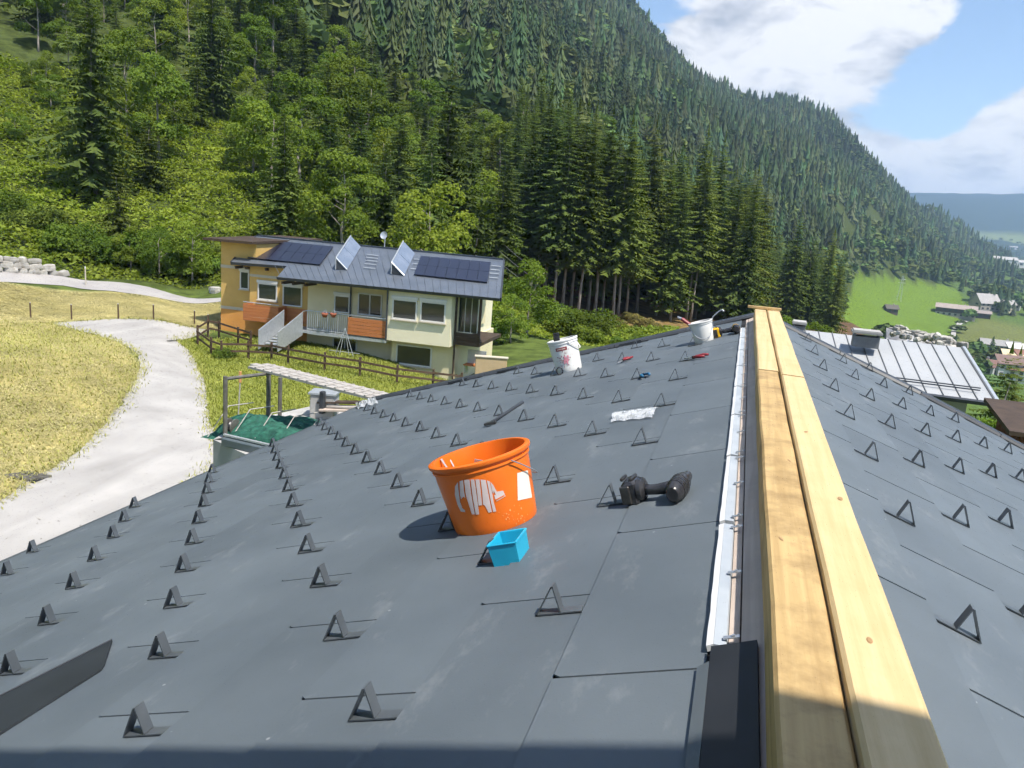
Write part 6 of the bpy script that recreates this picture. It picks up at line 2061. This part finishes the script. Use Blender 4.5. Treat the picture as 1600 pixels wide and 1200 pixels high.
# ------------------------------------------------------------------ far woods: one mass
def far_wood():
    g = np.random.default_rng(77)
    def proto(tiers, spikes, seed, rad=.14):
        q = np.random.default_rng(seed); V = []; Fc = []
        for i in range(tiers):
            t = i / tiers; z0 = .06 + .94 * t; z1 = z0 + 1.55 / tiers; r = rad * (1 - t) ** .8 + .012
            ph = q.uniform(0, 6.28)
            for k in range(spikes):
                if spikes > 6 and q.uniform() < .14: continue
                a0 = ph + 6.283 * k / spikes + q.uniform(-.2, .2); a1 = a0 + 6.283 / spikes * q.uniform(.7, 1.2); am = (a0 + a1) / 2; r_ = r * q.uniform(.55, 1.35); zj = q.uniform(-.03, .03) if spikes > 6 else 0
                n = len(V); V += [(r * .55 * cos(a0), r * .55 * sin(a0), z0 + .02), (r_ * cos(am), r_ * sin(am), z0 - .035 + zj), (r * .55 * cos(a1), r * .55 * sin(a1), z0 + .02), (0, 0, min(1.02, z1))]
                Fc += [(n, n + 1, n + 3), (n + 1, n + 2, n + 3)]
        return np.array(V), np.array(Fc)
    def ball(seed, n=46, s=.17):
        q = np.random.default_rng(seed); u = q.normal(size=(n, 3)); u /= np.linalg.norm(u, axis=1)[:, None]; u[:, 2] = np.abs(u[:, 2]) * .9 - .15
        P = u * np.array([.30, .30, .42]) * q.uniform(.75, 1.1, (n, 1)) + np.array([0, 0, .52])
        t = np.cross(u, q.normal(size=(n, 3))); t /= np.linalg.norm(t, axis=1)[:, None]; u2 = u + q.normal(0, .5, u.shape); t = np.cross(u2, q.normal(size=(n, 3))); t /= np.linalg.norm(t, axis=1)[:, None]; b = np.cross(u2, t); b /= np.linalg.norm(b, axis=1)[:, None]
        V = np.stack([P - t * s, P + b * s, P + t * s, P - b * s], 1).reshape(-1, 3)
        F4 = np.arange(n * 4).reshape(-1, 4); return V, np.concatenate([F4[:, [0, 1, 2]], F4[:, [0, 2, 3]]])
    near = [proto(13, 8, s, .17) for s in (1, 2, 3)]; far = [proto(6, 6, s, .18) for s in (4, 5)]; bn = [ball(6, 120, .105), ball(7, 120, .105)]; bf = [ball(8, 44, .125), ball(9, 44, .125)]
    VV = []; FF = []; CC = []; off = 0
    pts = []
    def bag(x0, x1, r0, r1, sp, broad):
        a0 = azr(ray(x0, 338 + .0768 * (x0 - 800)))[0]; a1 = azr(ray(x1, 338 + .0768 * (x1 - 800)))[0]
        n = int((a1 - a0) * (r1 ** 2 - r0 ** 2) / 2 / sp ** 2)
        a = g.uniform(a0, a1, n); r = np.sqrt(g.uniform(r0 ** 2, r1 ** 2, n)); b = g.uniform(size=n) < broad
        pts.append(np.stack([r * np.sin(a), r * np.cos(a), b, r], 1))
    bag(-100, 800, 148, 330, 5.2, .25); bag(780, 1150, 172, 420, 5.4, .10); bag(700, 1100, 420, 800, 7.5, .15); bag(1090, 1330, 290, 520, 6.0, .2)
    bag(800, 1340, 520, 1000, 5.8, .2); bag(850, 1460, 1000, 1700, 7.4, .18); bag(1330, 1500, 620, 1000, 8.0, .5); bag(1440, 1580, 1000, 2400, 11.0, .25)
    bag(1495, 1640, 620, 1500, 13.0, .6); bag(1500, 1640, 300, 620, 15, .8); bag(1395, 1560, 330, 430, 9, .8)
    bag(1500, 1640, 2400, 3700, 32, .4); bag(-100, 700, 330, 700, 9, .2)
    A = np.concatenate(pts)
    keep = ~inside(HILLMEADOW, A[:, 0], A[:, 1]) & ~inside(TOWNMEADOW, A[:, 0], A[:, 1])
    A = A[keep]; Z = terrain(A[:, 0], A[:, 1])
    # open fields far down the valley
    az = np.arctan2(A[:, 0], A[:, 1]); fld = (A[:, 3] > 2300) & (_hash_noise(A[:, 0], A[:, 1], 260, 9) > .52)
    A = A[~fld]; Z = Z[~fld]
    gapn = _hash_noise(A[:, 0], A[:, 1], 38, 25); mixn = _hash_noise(A[:, 0], A[:, 1], 70, 21); tone = _hash_noise(A[:, 0], A[:, 1], 45, 22)
    for i in range(len(A)):
        if gapn[i] > .83 and A[i][3] > 200: continue
        x, y, b, r = A[i]; isb = b > .5 or (mixn[i] > .66 and g.uniform() < .65)
        if r < 470: P, Fq = bn[g.integers(2)] if isb else near[g.integers(3)]
        else: P, Fq = (bf if isb else far)[g.integers(2)]
        h = (g.uniform(8, 15) if isb else g.uniform(8, 25) * (.75 + .4 * tone[i]))
        if r > 300 and 1390 < 0: h *= .6
        if Z[i] < -12 and r < 640: h *= .62
        a = g.uniform(0, 6.28); c, s = cos(a), sin(a); w = (h * .6 + 9) * g.uniform(.75, 1.3)
        Q = np.empty_like(P); Q[:, 0] = (P[:, 0] * c - P[:, 1] * s) * w + x; Q[:, 1] = (P[:, 0] * s + P[:, 1] * c) * w + y; Q[:, 2] = P[:, 2] * h + Z[i] - .5
        VV.append(Q); FF.append(Fq + off); off += len(P)
        k = g.uniform(.6, 1.35) * (.65 + .75 * tone[i])
        col = np.array([.088, .132, .038]) if isb else np.array([.064, .098, .042])
        CC.append(np.tile(col * k * np.array([g.uniform(.8, 1.3), 1, g.uniform(.8, 1.2)]), (len(P), 1)))
    me = np_mesh('far_forest', np.concatenate(VV), np.concatenate(FF), leaf_mat('far_foliage', (.8, .8, .8), (1.2, 1.2, 1.2), .2, .12, 0, True), np.concatenate(CC))
    link('far_forest', me, label='spruce and leafy forest covering the mountain slopes', cat='forest', kind='stuff')
    print('far trees', len(A), 'tris', sum(len(f) for f in FF))


far_wood()


# ------------------------------------------------------------------ ground cover, hay and grass blades
def blades(name, poly, n, length, width, upr, mt, label, cat, seed, curl=.4, lift=.02, direction=None, rmax=None, cov=None, streak=0.0):
    g = np.random.default_rng(seed); poly = np.asarray(poly)[:, :2]
    lo, hi = poly.min(0), poly.max(0)
    P = g.uniform(lo, hi, (n * 4, 2)); P = P[inside(poly, P[:, 0], P[:, 1])][:n]
    if cov is not None: P = P[cov(P)]
    m = len(P); z = terrain(P[:, 0], P[:, 1]) + lift
    a = g.uniform(0, 6.283, m) if direction is None else g.normal(direction, .7, m)
    L = length * g.uniform(.5, 1.4, m); up = upr * g.uniform(.2, 1.3, m)
    d = np.stack([np.cos(a), np.sin(a), np.zeros(m)], 1); s = np.stack([-np.sin(a), np.cos(a), np.zeros(m)], 1) * (width * g.uniform(.6, 1.3, m))[:, None]
    b = np.column_stack([P, z]); k = np.array([0, 0, 1.0])
    m1 = b + d * (L * .5)[:, None] + k * (up * .8)[:, None] + s * .2 * curl; e = b + d * L[:, None] + k * (up * (1 - curl))[:, None]
    V = np.stack([b - s / 2, b + s / 2, m1 + s / 2, m1 - s / 2, e], 1).reshape(-1, 3)
    i = np.arange(m)[:, None] * 5
    Fc = np.concatenate([i + np.array([0, 1, 2]), i + np.array([0, 2, 3]), i + np.array([3, 2, 4])])
    col = np.repeat(g.uniform(.82, 1.15, (m, 1)) * np.ones((1, 3)), 5, axis=0)
    if streak:
        ca, sa = cos(direction), sin(direction); st = _hash_noise((P[:, 0] * ca + P[:, 1] * sa) * .16, -P[:, 0] * sa + P[:, 1] * ca, .55, 41) * .6 + _hash_noise(P[:, 0], P[:, 1], 2.5, 42) * .4
        col *= np.repeat(1 - streak + 2 * streak * st[:, None], 5, axis=0)
    link(name, np_mesh(name, V, Fc, mt, col), label=label, cat=cat, kind='stuff')


M_HAY = leaf_mat('mown_hay', (.54, .48, .22), (.72, .64, .34), .5, .15, 0, True)
M_HAYG = leaf_mat('stubble_green', (.32, .32, .09), (.44, .42, .14), .5, .2, 0, True)
M_GRASS = leaf_mat('lawn_grass', (.23, .265, .055), (.36, .38, .09), .8, .3, 0, True)
M_WEED = leaf_mat('bank_weeds', (.150, .215, .025), (.28, .33, .05), .35, .38, 0, True)
blades('hay', MEADOW, 60000, .30, .012, .05, M_HAY, 'mown hay lying on the meadow left of the driveway', 'hay', 1, .7, .02, -.5, None, None, .32)
blades('meadow_stubble', MEADOW, 16000, .12, .03, .10, M_HAYG, 'short green stubble between the hay', 'grass', 2, .2)
blades('field_hay', FIELD, 30000, .40, .022, .06, M_HAY, 'dry mown grass on the field behind the driveway', 'hay', 3, .7, .02, -.2, None, None, .28)
GARDEN = np.concatenate([gpoly([(310, 530), (390, 562), (500, 580), (620, 600), (700, 604), (760, 600)]), [hw(9.5, 1, 0), hw(5.6, .4, 0), hw(-3, 1.0, 0), hw(-7, 1.2, 0)]])
blades('garden_grass', GARDEN, 16000, .12, .03, .16, M_GRASS, 'rough grass between the fence and the cream house', 'grass', 6, .2)
blades('lawn', LAWN, 42000, .10, .03, .13, M_GRASS, 'short lawn grass before the cream house', 'grass', 4, .2)

EDGE = np.concatenate([resample(gpoly(DRIVE_L), 160), resample(gpoly(DRIVE_R[2:]), 160)])[:, :2]


def near_edge(P):
    d = np.full(len(P), 9.9)
    for q in EDGE: d = np.minimum(d, np.hypot(P[:, 0] - q[0], P[:, 1] - q[1]))
    return d + rng.normal(0, .12, len(P)) < .30


EB = np.array([EDGE.min(0) - 1, [EDGE[:, 0].max() + 1, EDGE[:, 1].min() - 1], EDGE.max(0) + 1, [EDGE[:, 0].min() - 1, EDGE[:, 1].max() + 1]])
blades('verge_grass', EB, 60000, .14, .022, .13, M_HAYG, 'ragged grass growing over the edges of the driveway', 'grass', 8, .3, .03, None, None, near_edge)


def pebbles():
    g = np.random.default_rng(14); n = 24000
    P = g.uniform(EB.min(0), EB.max(0), (n, 2)); ok = near_edge(P * 1.0) | (g.uniform(size=n) < .10)
    A = np.concatenate([gpoly(DRIVE_L), gpoly(DRIVE_R)[::-1]])
    ok &= inside(A, P[:, 0], P[:, 1]); P = P[ok]; m = len(P)
    z = terrain(P[:, 0], P[:, 1]) + .04; s = g.uniform(.012, .04, m)
    o = np.array([(1, 0, 0), (-.5, .8, 0), (-.5, -.8, 0), (0, 0, .8)])
    V = np.column_stack([P, z])[:, None] + o[None] * s[:, None, None] * g.uniform(.6, 1.4, (m, 4, 1))
    i = np.arange(m)[:, None] * 4
    Fc = np.concatenate([i + np.array([0, 1, 3]), i + np.array([1, 2, 3]), i + np.array([2, 0, 3])])
    c = np.repeat(g.uniform(.45, 1.1, (m, 1)) * np.array([[.40, .38, .35]]), 4, axis=0)
    link('gravel', np_mesh('gravel', V.reshape(-1, 3), Fc, mat('loose_gravel', (.9, .9, .9), (1.1, 1.1, 1.1), rough=.9, attr=True), c), label='loose gravel on the driveway', cat='gravel', kind='stuff')


pebbles()


def ground_cover():
    """low leafy growth on the slope: leaf clumps hugging the ground"""
    g = np.random.default_rng(9); n = 120000
    a0 = azr(ray(-80, 275))[0]; a1 = azr(ray(1090, 360))[0]
    a = g.uniform(a0, a1, n); r = np.sqrt(g.uniform(60.5 ** 2, 112 ** 2, n))
    X, Y = r * np.sin(a), r * np.cos(a)
    da = a - a0
    ok = ~((a > radians(-19)) & (r > 84)) & ~inside(FIELD, X, Y)
    q = np.stack([X, Y, X * 0], 1) - HP0; u = q @ HU; v = q @ HV
    ok &= ~((u > -9.5) & (u < 7.5) & (v < 9) & (v > -5))
    X, Y, r = X[ok], Y[ok], r[ok]; Z = terrain(X, Y); n = len(X)
    hump = np.clip(_hash_noise(X, Y, 2.6, 31) - .25, 0, 1) * 1.5 + np.clip(_hash_noise(X, Y, .9, 32) - .2, 0, 1) * .5
    hump *= np.clip((r - 60) / 5, .15, 1)
    P = np.stack([X, Y, Z + hump * g.uniform(.55, 1.05, n)], 1)
    nr = g.normal(0, .55, (n, 3)); nr[:, 2] += 1; nr /= np.linalg.norm(nr, axis=1)[:, None]
    t = np.cross(nr, g.normal(size=(n, 3))); t /= np.linalg.norm(t, axis=1)[:, None]; b = np.cross(nr, t)
    s = g.uniform(.10, .25, n)[:, None]
    V = np.stack([P - t * s, P + b * s * .7 - nr * s * .25, P + t * s, P - b * s * .7 - nr * s * .25], 1).reshape(-1, 3)
    F4 = np.arange(n * 4).reshape(-1, 4); Fc = np.concatenate([F4[:, [0, 1, 2]], F4[:, [0, 2, 3]]])
    k = g.uniform(.7, 1.25, n) * (.75 + .5 * _hash_noise(X, Y, 9, 33))
    link('ground_cover', np_mesh('ground_cover', V, Fc, M_WEED, np.repeat(k[:, None] * np.ones((1, 3)), 4, axis=0)), label='low leafy growth covering the hillside clearings', cat='undergrowth', kind='stuff')


ground_cover()
print('plants', COUNT)
# ------------------------------------------------------------------ air
def haze():
    m = bpy.data.materials.new('valley_haze'); m.use_nodes = True
    nt = m.node_tree; nt.nodes.clear()
    out = nt.nodes.new('ShaderNodeOutputMaterial'); v = nt.nodes.new('ShaderNodeVolumePrincipled')
    v.inputs['Color'].default_value = (.50, .69, 1.0, 1)
    v.inputs['Density'].default_value = 1.75e-4
    v.inputs['Anisotropy'].default_value = 0.2
    nt.links.new(v.outputs[0], out.inputs['Volume'])
    mb = MB(); zb, zt = -120.0, 470.0
    mb.box((0, 0, (zb + zt) / 2), (13200, 13200, zt - zb))
    o = mb.build('haze', m, None, kind='stuff')
    set_props(o, 'thin blue haze filling the valley air', 'haze')


haze()
